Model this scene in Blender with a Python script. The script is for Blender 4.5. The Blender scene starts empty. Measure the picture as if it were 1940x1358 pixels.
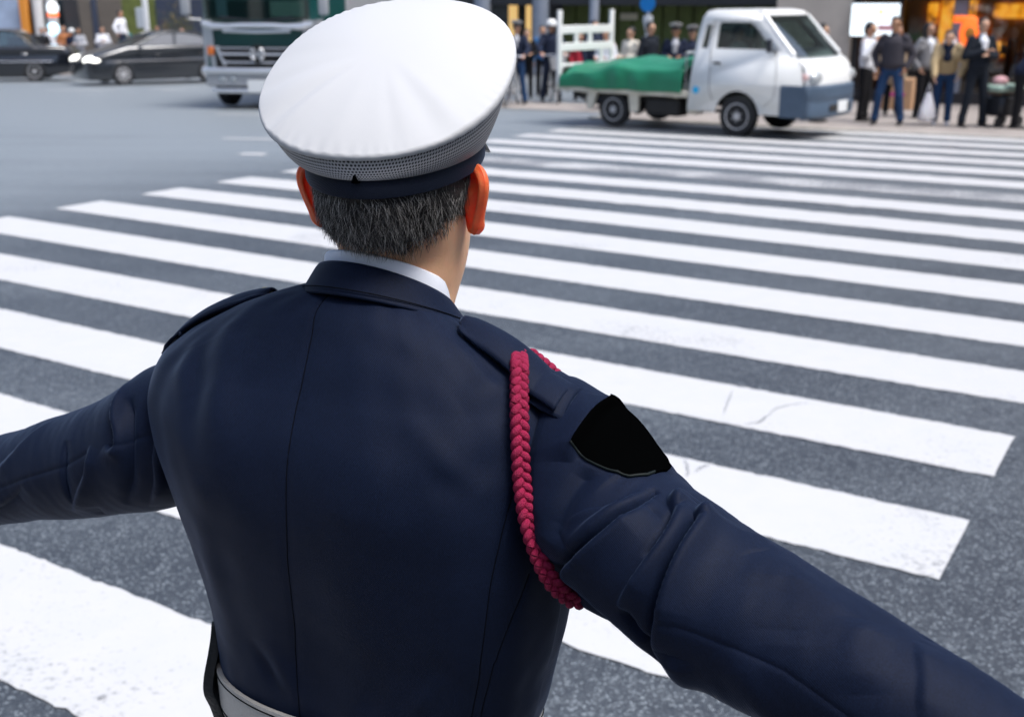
import bpy, bmesh, math, random
import numpy as np
from mathutils import Vector, Matrix
random.seed(7)
R = math.radians
scene = bpy.context.scene
C = scene.collection

# ------------------------------------------------------------------ camera
cam_data = bpy.data.cameras.new('camera')
cam = bpy.data.objects.new('camera', cam_data)
C.objects.link(cam)
scene.camera = cam
cam_data.sensor_width = 36.0
cam_data.sensor_fit = 'HORIZONTAL'
cam_data.lens = 39.86
cam_data.clip_start = 0.02
cam_data.clip_end = 1500
CAM_H = 1.86
cam.location = (0, 0, CAM_H)
cam.rotation_euler = (math.pi/2 - 0.3071, 0, 0)
cam_data.dof.use_dof = True
cam_data.dof.focus_distance = 1.13
cam_data.dof.aperture_fstop = 7.5

# ------------------------------------------------------------------ world and sun
SUN_EL, SUN_AZ = R(64), R(122)          # azimuth clockwise from +Y: high, behind the camera and to the right
world = bpy.data.worlds.new('World')
scene.world = world
world.use_nodes = True
wn = world.node_tree
sky = wn.nodes.new('ShaderNodeTexSky')
sky.sky_type = 'NISHITA'
sky.sun_disc = False
sky.sun_elevation = SUN_EL
sky.sun_rotation = SUN_AZ
sky.air_density = 1.0
sky.dust_density = 3.0
sky.ozone_density = 1.0
bg = wn.nodes['Background']
bg.inputs['Strength'].default_value = 0.13
wn.links.new(sky.outputs[0], bg.inputs['Color'])

sun_data = bpy.data.lights.new('sun', 'SUN')
sun = bpy.data.objects.new('sun', sun_data)
C.objects.link(sun)
sun_data.energy = 2.1
sun_data.angle = R(26)
sun_data.color = (1.0, 0.985, 0.965)
sd = Vector((math.sin(SUN_AZ)*math.cos(SUN_EL), math.cos(SUN_AZ)*math.cos(SUN_EL), math.sin(SUN_EL)))
sun.rotation_euler = sd.to_track_quat('Z', 'Y').to_euler()
sun.location = (0, 0, 30)

scene.view_settings.view_transform = 'Standard'
scene.view_settings.look = 'None'
scene.view_settings.gamma = 1.0
scene.view_settings.exposure = 0.86
scene.render.engine = 'CYCLES'
scene.cycles.use_denoising = True
scene.cycles.max_bounces = 8
scene.cycles.caustics_reflective = False
scene.cycles.caustics_refractive = False

# ------------------------------------------------------------------ helpers
UX, UY = 0.8512, -0.5249      # along the zebra bars, to the right and towards the camera
VX, VY = 0.5249, 0.8512       # along the crossing, away from the camera


def uv(u, v):
    return (u*UX + v*VX, u*UY + v*VY)


def gz(y):
    """the carriageway is level near the camera and falls away gently beyond ten metres"""
    t = max(0.0, min(y, 60.0) - 10.0)
    return -0.0245*t*t/(t + 3.0)


def tag(o, label=None, cat=None, group=None, kind=None):
    if label: o['label'] = label
    if cat: o['category'] = cat
    if group: o['group'] = group
    if kind: o['kind'] = kind
    return o


def empty(name, loc, rz=0.0, label=None, cat=None, group=None):
    o = bpy.data.objects.new(name, None)
    C.objects.link(o)
    o.location = loc
    o.rotation_euler = (0, 0, rz)
    o.empty_display_size = 0.2
    return tag(o, label, cat, group)


def shade(me, angle=40):
    for p in me.polygons:
        p.use_smooth = True
    try:
        me.set_sharp_from_angle(angle=R(angle))
    except Exception:
        pass


def obj(name, me, m=None, parent=None, smooth=40):
    o = bpy.data.objects.new(name, me)
    C.objects.link(o)
    if m is not None:
        me.materials.append(m)
    if parent is not None:
        o.parent = parent
    if smooth:
        shade(me, smooth)
    return o


def mesh_from(name, verts, faces):
    me = bpy.data.meshes.new(name)
    me.from_pydata([tuple(map(float, v)) for v in verts], [], [tuple(int(i) for i in f) for f in faces])
    me.update()
    return me


def grid_mesh(name, P, close_u=False, close_v=False, uvs=True):
    """P: array (n, m, 3). rows n (v), columns m (u). fast foreach_set build"""
    n, m = P.shape[:2]
    idx = np.arange(n*m).reshape(n, m)
    rows = idx if not close_v else np.vstack([idx, idx[:1]])
    cols = rows if not close_u else np.hstack([rows, rows[:, :1]])
    q = np.stack([cols[:-1, :-1], cols[:-1, 1:], cols[1:, 1:], cols[1:, :-1]], -1).reshape(-1, 4)
    me = bpy.data.meshes.new(name)
    me.vertices.add(n*m)
    me.vertices.foreach_set('co', P.reshape(-1).astype(np.float32))
    me.loops.add(q.size)
    me.loops.foreach_set('vertex_index', q.reshape(-1).astype(np.int32))
    me.polygons.add(len(q))
    me.polygons.foreach_set('loop_start', (np.arange(len(q))*4).astype(np.int32))
    me.polygons.foreach_set('loop_total', np.full(len(q), 4, np.int32))
    if uvs:
        nu = cols.shape[1] - 1
        nv = rows.shape[0] - 1
        uu, vv = np.meshgrid(np.arange(nu), np.arange(nv))
        uu = uu.reshape(-1); vv = vv.reshape(-1)
        lay = me.uv_layers.new(name='UVMap')
        co = np.stack([np.stack([uu, uu+1, uu+1, uu], -1)/nu, np.stack([vv, vv, vv+1, vv+1], -1)/nv], -1)
        lay.data.foreach_set('uv', co.reshape(-1).astype(np.float32))
    me.update(calc_edges=True)
    me.validate()
    return me


class MB:
    """collects shapes into one bmesh"""
    def __init__(self):
        self.bm = bmesh.new()

    def box(self, c, s, rot=None, bev=0.0, seg=1):
        mat_ = Matrix.Translation(c)
        if rot is not None:
            mat_ = mat_ @ (rot if isinstance(rot, Matrix) else Matrix.Rotation(rot, 4, 'Z'))
        mat_ = mat_ @ Matrix.Diagonal((s[0], s[1], s[2], 1))
        r = bmesh.ops.create_cube(self.bm, size=1.0, matrix=mat_)
        if bev > 0:
            es = list({e for v in r['verts'] for e in v.link_edges})
            bmesh.ops.bevel(self.bm, geom=es, offset=bev, segments=seg, affect='EDGES', profile=0.5)
        return self

    def loft(self, rings, closed=True, caps=True):
        vs = [[self.bm.verts.new(tuple(map(float, p))) for p in ring] for ring in rings]
        n = len(vs[0])
        rng = range(n) if closed else range(n-1)
        for a, b in zip(vs[:-1], vs[1:]):
            for i in rng:
                j = (i+1) % n
                try:
                    self.bm.faces.new((a[i], a[j], b[j], b[i]))
                except ValueError:
                    pass
        if caps and closed:
            self.bm.faces.new(list(reversed(vs[0])))
            self.bm.faces.new(vs[-1])
        return self

    def tube(self, pts, r, seg=10, caps=True, flat=1.0, up=(0, 0, 1)):
        pts = [Vector(p) for p in pts]
        rs = r if hasattr(r, '__len__') else [r]*len(pts)
        rings = []
        for i, p in enumerate(pts):
            t = (pts[min(i+1, len(pts)-1)] - pts[max(i-1, 0)]).normalized()
            u_ = Vector(up)
            if abs(t.dot(u_)) > 0.95:
                u_ = Vector((0, 1, 0)) if abs(t.y) < 0.9 else Vector((1, 0, 0))
            x = t.cross(u_).normalized()
            y = x.cross(t).normalized()
            rings.append([p + x*(math.cos(a)*rs[i]) + y*(math.sin(a)*rs[i]*flat) for a in [2*math.pi*k/seg for k in range(seg)]])
        return self.loft(rings, True, caps)

    def capsule(self, p0, p1, r0, r1, seg=12, sx=1.0):
        """rounded tapered limb piece; sx widens it along x"""
        p0, p1 = Vector(p0), Vector(p1)
        t = (p1-p0)
        L = t.length
        t = t.normalized() if L > 1e-6 else Vector((0, 0, 1))
        pts, rs = [], []
        for k in range(4):
            a = math.pi/2*(1-k/3.5)
            pts.append(p0 - t*(r0*math.sin(a))); rs.append(max(r0*math.cos(a), 1e-4))
        pts.append(p0); rs.append(r0)
        pts.append(p1); rs.append(r1)
        for k in range(4):
            a = math.pi/2*((k+0.5)/3.5)
            pts.append(p1 + t*(r1*math.sin(a))); rs.append(max(r1*math.cos(a), 1e-4))
        u_ = Vector((0, 1, 0)) if abs(t.y) < 0.9 else Vector((0, 0, 1))
        x = t.cross(u_).normalized(); y = x.cross(t).normalized()
        rings = []
        for p, r in zip(pts, rs):
            ring = []
            for k in range(seg):
                a = 2*math.pi*k/seg
                q = x*(math.cos(a)*r) + y*(math.sin(a)*r)
                q.x *= sx
                ring.append(p+q)
            rings.append(ring)
        return self.loft(rings, True, True)

    def disc(self, c, r, axis, th, seg=24, r2=None):
        """short cylinder centred on c along axis"""
        a = Vector(axis).normalized()
        c = Vector(c)
        return self.tube([c - a*th/2, c + a*th/2], [r, r2 if r2 is not None else r], seg, True)

    def ball(self, c, r, s=(1, 1, 1), seg=16):
        m_ = Matrix.Translation(c) @ Matrix.Diagonal((s[0]*r, s[1]*r, s[2]*r, 1))
        bmesh.ops.create_uvsphere(self.bm, u_segments=seg, v_segments=max(6, seg//2), radius=1.0, matrix=m_)
        return self

    def shape2d(self, outer, holes, th, bev, fn):
        """flat outline with holes, thickness th, bevelled rim, mapped by fn(x, y, w)->xyz"""
        cu = bpy.data.curves.new('tmp', 'CURVE')
        cu.dimensions = '2D'
        cu.fill_mode = 'BOTH'
        cu.extrude = max(th/2-bev, 0.0001)
        cu.bevel_depth = bev
        cu.bevel_resolution = 2
        for loop in [outer]+list(holes):
            sp = cu.splines.new('POLY')
            sp.points.add(len(loop)-1)
            for pt, (x, y) in zip(sp.points, loop):
                pt.co = (x, y, 0, 1)
            sp.use_cyclic_u = True
        o = bpy.data.objects.new('tmp', cu)
        C.objects.link(o)
        me = bpy.data.meshes.new_from_object(o.evaluated_get(bpy.context.evaluated_depsgraph_get()))
        bpy.data.objects.remove(o)
        bpy.data.curves.remove(cu)
        for v in me.vertices:
            v.co = Vector(fn(v.co.x, v.co.y, v.co.z))
        self.bm.from_mesh(me)
        bpy.data.meshes.remove(me)
        return self

    def mesh(self, name, weld=0.0, normals=True):
        if weld:
            bmesh.ops.remove_doubles(self.bm, verts=self.bm.verts, dist=weld)
        if normals:
            bmesh.ops.recalc_face_normals(self.bm, faces=self.bm.faces)
        me = bpy.data.meshes.new(name)
        self.bm.to_mesh(me)
        self.bm.free()
        return me

    def build(self, name, m, parent=None, smooth=40, weld=0.0, normals=True):
        return obj(name, self.mesh(name, weld, normals), m, parent, smooth)


def remeshed(mb, name, voxel, smooth_it=4, factor=0.5):
    """union of overlapping shapes as one continuous surface"""
    me = mb.mesh(name + '_src')
    o = bpy.data.objects.new('tmp', me)
    C.objects.link(o)
    md = o.modifiers.new('r', 'REMESH')
    md.mode = 'VOXEL'
    md.voxel_size = voxel
    md.adaptivity = 0.0
    if smooth_it:
        s = o.modifiers.new('s', 'SMOOTH')
        s.iterations = smooth_it
        s.factor = factor
    out = bpy.data.meshes.new_from_object(o.evaluated_get(bpy.context.evaluated_depsgraph_get()))
    out.name = name
    bpy.data.objects.remove(o)
    bpy.data.meshes.remove(me)
    return out


# ------------------------------------------------------------------ materials
def mat(name, col, rough=0.6, metal=0.0, spec=0.5, var=0.0, vscale=4.0, bump=0.0, bscale=60.0, coat=0.0,
        sheen=0.0, sss=0.0, emit=None, estr=0.0, alpha_t=0.0, detail=6.0):
    m = bpy.data.materials.new(name)
    m.use_nodes = True
    nt = m.node_tree
    b = nt.nodes['Principled BSDF']
    b.inputs['Base Color'].default_value = (*col, 1)
    b.inputs['Roughness'].default_value = rough
    b.inputs['Metallic'].default_value = metal
    b.inputs['Specular IOR Level'].default_value = spec
    if coat:
        b.inputs['Coat Weight'].default_value = coat
        b.inputs['Coat Roughness'].default_value = 0.06
    if sheen:
        b.inputs['Sheen Weight'].default_value = sheen
        b.inputs['Sheen Roughness'].default_value = 0.4
    if sss:
        b.inputs['Subsurface Weight'].default_value = sss
        b.inputs['Subsurface Radius'].default_value = (1.0, 0.25, 0.1)
        b.inputs['Subsurface Scale'].default_value = 0.012
    if alpha_t:
        b.inputs['Transmission Weight'].default_value = alpha_t
    if emit is not None:
        b.inputs['Emission Color'].default_value = (*emit, 1)
        b.inputs['Emission Strength'].default_value = estr
    tc = None
    if var or bump:
        tc = nt.nodes.new('ShaderNodeTexCoord')
    if var:
        nz = nt.nodes.new('ShaderNodeTexNoise')
        nz.inputs['Scale'].default_value = vscale
        nz.inputs['Detail'].default_value = detail
        nz.inputs['Roughness'].default_value = 0.6
        nt.links.new(tc.outputs['Object'], nz.inputs['Vector'])
        mp = nt.nodes.new('ShaderNodeMapRange')
        mp.inputs[1].default_value = 0.25; mp.inputs[2].default_value = 0.75
        mp.inputs[3].default_value = 1-var; mp.inputs[4].default_value = 1+var
        nt.links.new(nz.outputs['Fac'], mp.inputs[0])
        mx = nt.nodes.new('ShaderNodeVectorMath')
        mx.operation = 'SCALE'
        mx.inputs[0].default_value = col
        nt.links.new(mp.outputs[0], mx.inputs['Scale'])
        nt.links.new(mx.outputs[0], b.inputs['Base Color'])
    if bump:
        n2 = nt.nodes.new('ShaderNodeTexNoise')
        n2.inputs['Scale'].default_value = bscale
        n2.inputs['Detail'].default_value = 4.0
        nt.links.new(tc.outputs['Object'], n2.inputs['Vector'])
        bp = nt.nodes.new('ShaderNodeBump')
        bp.inputs['Strength'].default_value = bump
        bp.inputs['Distance'].default_value = 0.01
        nt.links.new(n2.outputs['Fac'], bp.inputs['Height'])
        nt.links.new(bp.outputs[0], b.inputs['Normal'])
    return m


def N(nt, kind, **kw):
    n = nt.nodes.new(kind)
    for k, v in kw.items():
        setattr(n, k, v)
    return n


def math_node(nt, op, a, b=None, c=None):
    n = nt.nodes.new('ShaderNodeMath')
    n.operation = op
    for i, x in enumerate((a, b, c)):
        if x is None: continue
        if isinstance(x, (int, float)):
            n.inputs[i].default_value = x
        else:
            nt.links.new(x, n.inputs[i])
    return n.outputs[0]


def asphalt_mat(name, dark, light, wear=1.0):
    m = mat(name, dark, rough=0.45, spec=0.6)
    nt = m.node_tree
    b = nt.nodes['Principled BSDF']
    tc = N(nt, 'ShaderNodeTexCoord')
    # aggregate stones of a few millimetres to a centimetre
    vo = N(nt, 'ShaderNodeTexVoronoi')
    vo.inputs['Scale'].default_value = 135
    nt.links.new(tc.outputs['Object'], vo.inputs['Vector'])
    vo2 = N(nt, 'ShaderNodeTexNoise')
    vo2.inputs['Scale'].default_value = 115
    vo2.inputs['Detail'].default_value = 5
    vo2.inputs['Roughness'].default_value = 0.75
    nt.links.new(tc.outputs['Object'], vo2.inputs['Vector'])
    big = N(nt, 'ShaderNodeTexNoise')
    big.inputs['Scale'].default_value = 0.55
    big.inputs['Detail'].default_value = 8
    nt.links.new(tc.outputs['Object'], big.inputs['Vector'])
    mid = N(nt, 'ShaderNodeTexNoise')
    mid.inputs['Scale'].default_value = 14
    mid.inputs['Detail'].default_value = 8
    mid.inputs['Roughness'].default_value = 0.7
    nt.links.new(tc.outputs['Object'], mid.inputs['Vector'])
    sep = N(nt, 'ShaderNodeSeparateColor')
    nt.links.new(vo.outputs['Color'], sep.inputs[0])
    s1 = math_node(nt, 'POWER', sep.outputs[0], 3.2)
    s2 = math_node(nt, 'MULTIPLY_ADD', vo2.outputs['Fac'], 2.6, -0.95)
    f = math_node(nt, 'MULTIPLY', math_node(nt, 'POWER', sep.outputs[0], 6.0), 1.0)
    f = math_node(nt, 'MULTIPLY_ADD', s2, 0.38, f)
    f = math_node(nt, 'MULTIPLY_ADD', mid.outputs['Fac'], 0.55, f)
    f = math_node(nt, 'MULTIPLY_ADD', big.outputs['Fac'], 0.45, f)
    f = math_node(nt, 'SUBTRACT', f, 0.60)
    # long faint streaks left by tyres along the carriageway
    mpn = N(nt, 'ShaderNodeMapping')
    mpn.inputs['Rotation'].default_value = (0, 0, 0.5526)
    mpn.inputs['Scale'].default_value = (0.12, 1.5, 1.0)
    nt.links.new(tc.outputs['Object'], mpn.inputs['Vector'])
    stk = N(nt, 'ShaderNodeTexNoise'); stk.inputs['Scale'].default_value = 1.0; stk.inputs['Detail'].default_value = 6
    nt.links.new(mpn.outputs[0], stk.inputs['Vector'])
    f = math_node(nt, 'ADD', f, math_node(nt, 'MULTIPLY_ADD', stk.outputs['Fac'], 0.55, -0.275))
    # road paler to the left and far off: grazing glare and bloom painted in
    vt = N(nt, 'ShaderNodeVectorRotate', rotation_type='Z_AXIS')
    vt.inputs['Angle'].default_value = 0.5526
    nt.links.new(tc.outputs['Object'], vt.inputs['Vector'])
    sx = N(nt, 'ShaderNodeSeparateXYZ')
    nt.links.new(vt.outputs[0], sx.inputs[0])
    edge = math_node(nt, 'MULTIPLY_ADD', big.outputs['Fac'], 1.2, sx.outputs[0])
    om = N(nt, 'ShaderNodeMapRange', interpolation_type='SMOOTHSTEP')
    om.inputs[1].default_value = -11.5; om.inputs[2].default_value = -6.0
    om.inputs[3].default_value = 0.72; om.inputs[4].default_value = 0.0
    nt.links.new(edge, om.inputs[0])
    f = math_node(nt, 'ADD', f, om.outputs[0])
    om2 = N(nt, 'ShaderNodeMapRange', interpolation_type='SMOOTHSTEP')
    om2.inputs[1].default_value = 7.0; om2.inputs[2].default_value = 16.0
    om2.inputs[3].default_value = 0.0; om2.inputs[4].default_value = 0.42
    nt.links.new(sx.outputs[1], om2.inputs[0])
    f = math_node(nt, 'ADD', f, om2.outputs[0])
    mx = N(nt, 'ShaderNodeMix', data_type='RGBA')
    mx.inputs[6].default_value = (*dark, 1)
    mx.inputs[7].default_value = (*light, 1)
    nt.links.new(f, mx.inputs[0])
    mx.clamp_factor = True
    nt.links.new(mx.outputs[2], b.inputs['Base Color'])
    bp = N(nt, 'ShaderNodeBump')
    bp.inputs['Strength'].default_value = 0.40
    bp.inputs['Distance'].default_value = 0.004
    h = math_node(nt, 'MULTIPLY_ADD', sep.outputs[1], 0.5, vo.outputs['Distance'])
    h = math_node(nt, 'ADD', h, mid.outputs['Fac'])
    nt.links.new(h, bp.inputs['Height'])
    nt.links.new(bp.outputs[0], b.inputs['Normal'])
    return m


ASPH_D, ASPH_L = (0.030, 0.035, 0.043), (0.200, 0.226, 0.246)


def paint_mat(name, wear_lo=0.66, wear_hi=0.80):
    """white thermoplastic paint with worn specks and hairline cracks showing asphalt"""
    m = mat(name, (0.78, 0.78, 0.77), rough=0.55, spec=0.4)
    nt = m.node_tree
    b = nt.nodes['Principled BSDF']
    tc = N(nt, 'ShaderNodeTexCoord')
    big = N(nt, 'ShaderNodeTexNoise'); big.inputs['Scale'].default_value = 0.9; big.inputs['Detail'].default_value = 5
    fine = N(nt, 'ShaderNodeTexNoise'); fine.inputs['Scale'].default_value = 42; fine.inputs['Detail'].default_value = 6
    fine.inputs['Roughness'].default_value = 0.7
    dirt = N(nt, 'ShaderNodeTexNoise'); dirt.inputs['Scale'].default_value = 6; dirt.inputs['Detail'].default_value = 10
    dirt.inputs['Roughness'].default_value = 0.65
    # warp the crack pattern so that it wanders
    warp = N(nt, 'ShaderNodeTexNoise'); warp.inputs['Scale'].default_value = 5; warp.inputs['Detail'].default_value = 6
    for n in (big, fine, dirt, warp):
        nt.links.new(tc.outputs['Object'], n.inputs['Vector'])
    add = N(nt, 'ShaderNodeVectorMath', operation='MULTIPLY_ADD')
    nt.links.new(warp.outputs['Color'], add.inputs[0])
    add.inputs[1].default_value = (0.35, 0.35, 0.0)
    nt.links.new(tc.outputs['Object'], add.inputs[2])
    cr = N(nt, 'ShaderNodeTexVoronoi', feature='DISTANCE_TO_EDGE')
    cr.inputs['Scale'].default_value = 1.15
    nt.links.new(add.outputs[0], cr.inputs['Vector'])
    cmask = N(nt, 'ShaderNodeMapRange'); cmask.inputs[1].default_value = 0.0; cmask.inputs[2].default_value = 0.013
    cmask.inputs[3].default_value = 1.0; cmask.inputs[4].default_value = 0.0
    nt.links.new(cr.outputs['Distance'], cmask.inputs[0])
    gate = N(nt, 'ShaderNodeMapRange'); gate.inputs[1].default_value = 0.60; gate.inputs[2].default_value = 0.70
    nt.links.new(big.outputs['Fac'], gate.inputs[0])
    crack = math_node(nt, 'MULTIPLY', cmask.outputs[0], gate.outputs[0])
    crack = math_node(nt, 'MULTIPLY', crack, 0.75)
    w = math_node(nt, 'MULTIPLY_ADD', big.outputs['Fac'], 0.55, math_node(nt, 'MULTIPLY', fine.outputs['Fac'], 0.6))
    wm = N(nt, 'ShaderNodeMapRange'); wm.inputs[1].default_value = wear_lo; wm.inputs[2].default_value = wear_hi
    nt.links.new(w, wm.inputs[0])
    worn = math_node(nt, 'MAXIMUM', math_node(nt, 'MULTIPLY', wm.outputs[0], 0.8), crack)
    base = N(nt, 'ShaderNodeMix', data_type='RGBA')
    dm = N(nt, 'ShaderNodeMapRange'); dm.inputs[1].default_value = 0.35; dm.inputs[2].default_value = 0.75
    nt.links.new(dirt.outputs['Fac'], dm.inputs[0])
    nt.links.new(dm.outputs[0], base.inputs[0])
    base.inputs[6].default_value = (0.50, 0.50, 0.50, 1)
    base.inputs[7].default_value = (0.47, 0.48, 0.49, 1)
    mx = N(nt, 'ShaderNodeMix', data_type='RGBA')
    nt.links.new(worn, mx.inputs[0])
    nt.links.new(base.outputs[2], mx.inputs[6])
    mx.inputs[7].default_value = (0.10, 0.11, 0.125, 1)
    nt.links.new(mx.outputs[2], b.inputs['Base Color'])
    bp = N(nt, 'ShaderNodeBump'); bp.inputs['Strength'].default_value = 0.25; bp.inputs['Distance'].default_value = 0.003
    nt.links.new(fine.outputs['Fac'], bp.inputs['Height'])
    nt.links.new(bp.outputs[0], b.inputs['Normal'])
    return m


def wool_mat(name, col, light):
    """dark blue serge: fine diagonal twill, soft fuzz and slight mottling"""
    m = mat(name, col, rough=0.62, spec=0.11, sheen=0.15)
    nt = m.node_tree
    b = nt.nodes['Principled BSDF']
    b.inputs['Sheen Roughness'].default_value = 0.32
    b.inputs['Sheen Tint'].default_value = (0.42, 0.60, 1.0, 1)
    tc = N(nt, 'ShaderNodeTexCoord')
    fine = N(nt, 'ShaderNodeTexNoise'); fine.inputs['Scale'].default_value = 900; fine.inputs['Detail'].default_value = 2
    mott = N(nt, 'ShaderNodeTexNoise'); mott.inputs['Scale'].default_value = 22; mott.inputs['Detail'].default_value = 5
    wv = N(nt, 'ShaderNodeTexWave'); wv.bands_direction = 'DIAGONAL'
    wv.inputs['Scale'].default_value = 260; wv.inputs['Distortion'].default_value = 1.2; wv.inputs['Detail'].default_value = 2
    for n in (fine, mott, wv):
        nt.links.new(tc.outputs['Object'], n.inputs['Vector'])
    f = math_node(nt, 'MULTIPLY_ADD', fine.outputs['Fac'], 0.9, math_node(nt, 'MULTIPLY_ADD', mott.outputs['Fac'], 0.22, 0.14))
    f = math_node(nt, 'MULTIPLY_ADD', f, 1.8, -0.82)
    mx = N(nt, 'ShaderNodeMix', data_type='RGBA')
    nt.links.new(f, mx.inputs[0])
    mx.inputs[6].default_value = (*col, 1)
    mx.inputs[7].default_value = (*light, 1)
    nt.links.new(mx.outputs[2], b.inputs['Base Color'])
    bp = N(nt, 'ShaderNodeBump'); bp.inputs['Strength'].default_value = 0.22; bp.inputs['Distance'].default_value = 0.0012
    h = math_node(nt, 'ADD', wv.outputs['Fac'], fine.outputs['Fac'])
    nt.links.new(h, bp.inputs['Height'])
    nt.links.new(bp.outputs[0], b.inputs['Normal'])
    return m


def mesh_band_mat(name):
    """grey ventilation mesh with rows of dark oval holes, laid out on its own uv"""
    m = mat(name, (0.36, 0.36, 0.37), rough=0.6)
    nt = m.node_tree
    b = nt.nodes['Principled BSDF']
    u = N(nt, 'ShaderNodeUVMap')
    sp = N(nt, 'ShaderNodeSeparateXYZ')
    nt.links.new(u.outputs[0], sp.inputs[0])
    U_ = math_node(nt, 'MULTIPLY', sp.outputs[0], 250)
    V_ = math_node(nt, 'MULTIPLY', sp.outputs[1], 11.0)
    row = math_node(nt, 'FLOOR', V_)
    off = math_node(nt, 'MULTIPLY', math_node(nt, 'MODULO', row, 2.0), 0.5)
    fu = math_node(nt, 'SUBTRACT', math_node(nt, 'FRACT', math_node(nt, 'ADD', U_, off)), 0.5)
    fv = math_node(nt, 'SUBTRACT', math_node(nt, 'FRACT', V_), 0.5)
    fu2 = math_node(nt, 'MULTIPLY', fu, fu)
    fv2 = math_node(nt, 'MULTIPLY', fv, fv)
    d = math_node(nt, 'ADD', math_node(nt, 'MULTIPLY', fu2, 9.0), math_node(nt, 'MULTIPLY', fv2, 9.5))
    hole = math_node(nt, 'LESS_THAN', d, 1.0)
    mx = N(nt, 'ShaderNodeMix', data_type='RGBA')
    nt.links.new(hole, mx.inputs[0])
    mx.inputs[6].default_value = (0.40, 0.40, 0.41, 1)
    mx.inputs[7].default_value = (0.012, 0.013, 0.018, 1)
    nt.links.new(mx.outputs[2], b.inputs['Base Color'])
    bp = N(nt, 'ShaderNodeBump'); bp.inputs['Strength'].default_value = 0.6; bp.inputs['Distance'].default_value = 0.001
    bp.invert = True
    nt.links.new(hole, bp.inputs['Height'])
    nt.links.new(bp.outputs[0], b.inputs['Normal'])
    return m


def hair_mat(name, dark, grey, share):
    """each strand keeps one colour of its own, some of them grey"""
    m = mat(name, dark, rough=0.38, spec=0.5)
    nt = m.node_tree
    b = nt.nodes['Principled BSDF']
    g = N(nt, 'ShaderNodeNewGeometry')
    rp = N(nt, 'ShaderNodeValToRGB')
    rp.color_ramp.interpolation = 'LINEAR'
    e = rp.color_ramp.elements
    e[0].position = 0.0; e[0].color = (*dark, 1)
    e[1].position = 1.0; e[1].color = (*grey, 1)
    k = rp.color_ramp.elements.new(1-share); k.color = (dark[0]*2.0, dark[1]*2.0, dark[2]*2.0, 1)
    nt.links.new(g.outputs['Random Per Island'], rp.inputs[0])
    nt.links.new(rp.outputs[0], b.inputs['Base Color'])
    return m


M = {}
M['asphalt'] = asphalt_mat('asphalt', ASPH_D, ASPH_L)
M['paint'] = paint_mat('road_paint')
M['paint_worn'] = paint_mat('road_paint_worn', 0.50, 0.62)
M['paving'] = mat('pavement_slabs', (0.30, 0.27, 0.25), rough=0.8, var=0.25, vscale=3.0, bump=0.3, bscale=40)
M['kerb'] = mat('kerb_stone', (0.36, 0.34, 0.31), rough=0.8, var=0.2, vscale=5, bump=0.3, bscale=50)
M['wool'] = wool_mat('navy_serge', (0.0016, 0.0036, 0.0115), (0.0070, 0.0138, 0.0385))
M['wool_dark'] = wool_mat('navy_band_cloth', (0.006, 0.009, 0.018), (0.014, 0.019, 0.035))
M['seam'] = mat('seam_thread', (0.0015, 0.002, 0.004), rough=0.9, spec=0.1)
M['cap_white'] = mat('cap_cotton', (0.49, 0.50, 0.515), rough=0.75, spec=0.25, sheen=0.05, bump=0.08, bscale=1400)
M['cap_mesh'] = mesh_band_mat('cap_mesh')
M['shirt'] = mat('shirt_cotton', (0.74, 0.77, 0.84), rough=0.75, spec=0.2, bump=0.1, bscale=1500)
M['skin'] = mat('skin', (0.74, 0.42, 0.25), rough=0.5, spec=0.4, sss=0.25, var=0.10, vscale=35, bump=0.07, bscale=380)
M['ear'] = mat('ear_skin', (0.82, 0.17, 0.06), rough=0.45, spec=0.4, sss=0.9, var=0.14, vscale=60, bump=0.15, bscale=500)
M['hair'] = hair_mat('greying_hair', (0.010, 0.009, 0.009), (0.80, 0.77, 0.73), 0.30)
M['scalp'] = mat('hair_roots', (0.016, 0.013, 0.012), rough=0.7, var=0.3, vscale=200, bump=0.6, bscale=500)
M['cord'] = mat('crimson_cord', (0.28, 0.007, 0.050), rough=0.6, spec=0.3, sheen=0.0, var=0.18, vscale=160, bump=0.5, bscale=900)
M['black_satin'] = mat('black_satin', (0.0008, 0.0009, 0.0010), rough=0.9, spec=0.0)
M['piping'] = mat('patch_piping', (0.005, 0.009, 0.009), rough=0.6, spec=0.2)
M['black_leather'] = mat('black_leather', (0.006, 0.007, 0.009), rough=0.35, bump=0.2, bscale=300)
M['belt'] = mat('white_belt_leather', (0.40, 0.385, 0.355), rough=0.45, var=0.08, vscale=20, bump=0.2, bscale=250)
M['brass'] = mat('button_brass', (0.55, 0.40, 0.16), rough=0.3, metal=1.0)
M['trousers'] = wool_mat('trouser_serge', (0.010, 0.017, 0.040), (0.024, 0.036, 0.075))


# ================================================================== the officer
# GEO BEGIN
OFF_B = np.array([-0.150, 1.13])
OFF_PSI = math.radians(28)


def catmull(xs, Y, x):
    """smooth interpolation of rows Y given at knots xs"""
    xs = np.asarray(xs, float); Y = np.asarray(Y, float)
    x = np.clip(np.asarray(x, float), xs[0], xs[-1])
    d = np.gradient(Y, xs, axis=0)
    i = np.clip(np.searchsorted(xs, x, side='right')-1, 0, len(xs)-2)
    h = xs[i+1]-xs[i]
    t = (x-xs[i])/h
    sh = (slice(None),) + (None,)*(Y.ndim-1) if Y.ndim > 1 else slice(None)
    t = t[sh]; h = h[sh]
    return (2*t**3-3*t**2+1)*Y[i] + (t**3-2*t**2+t)*h*d[i] + (-2*t**3+3*t**2)*Y[i+1] + (t**3-t**2)*h*d[i+1]


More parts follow.
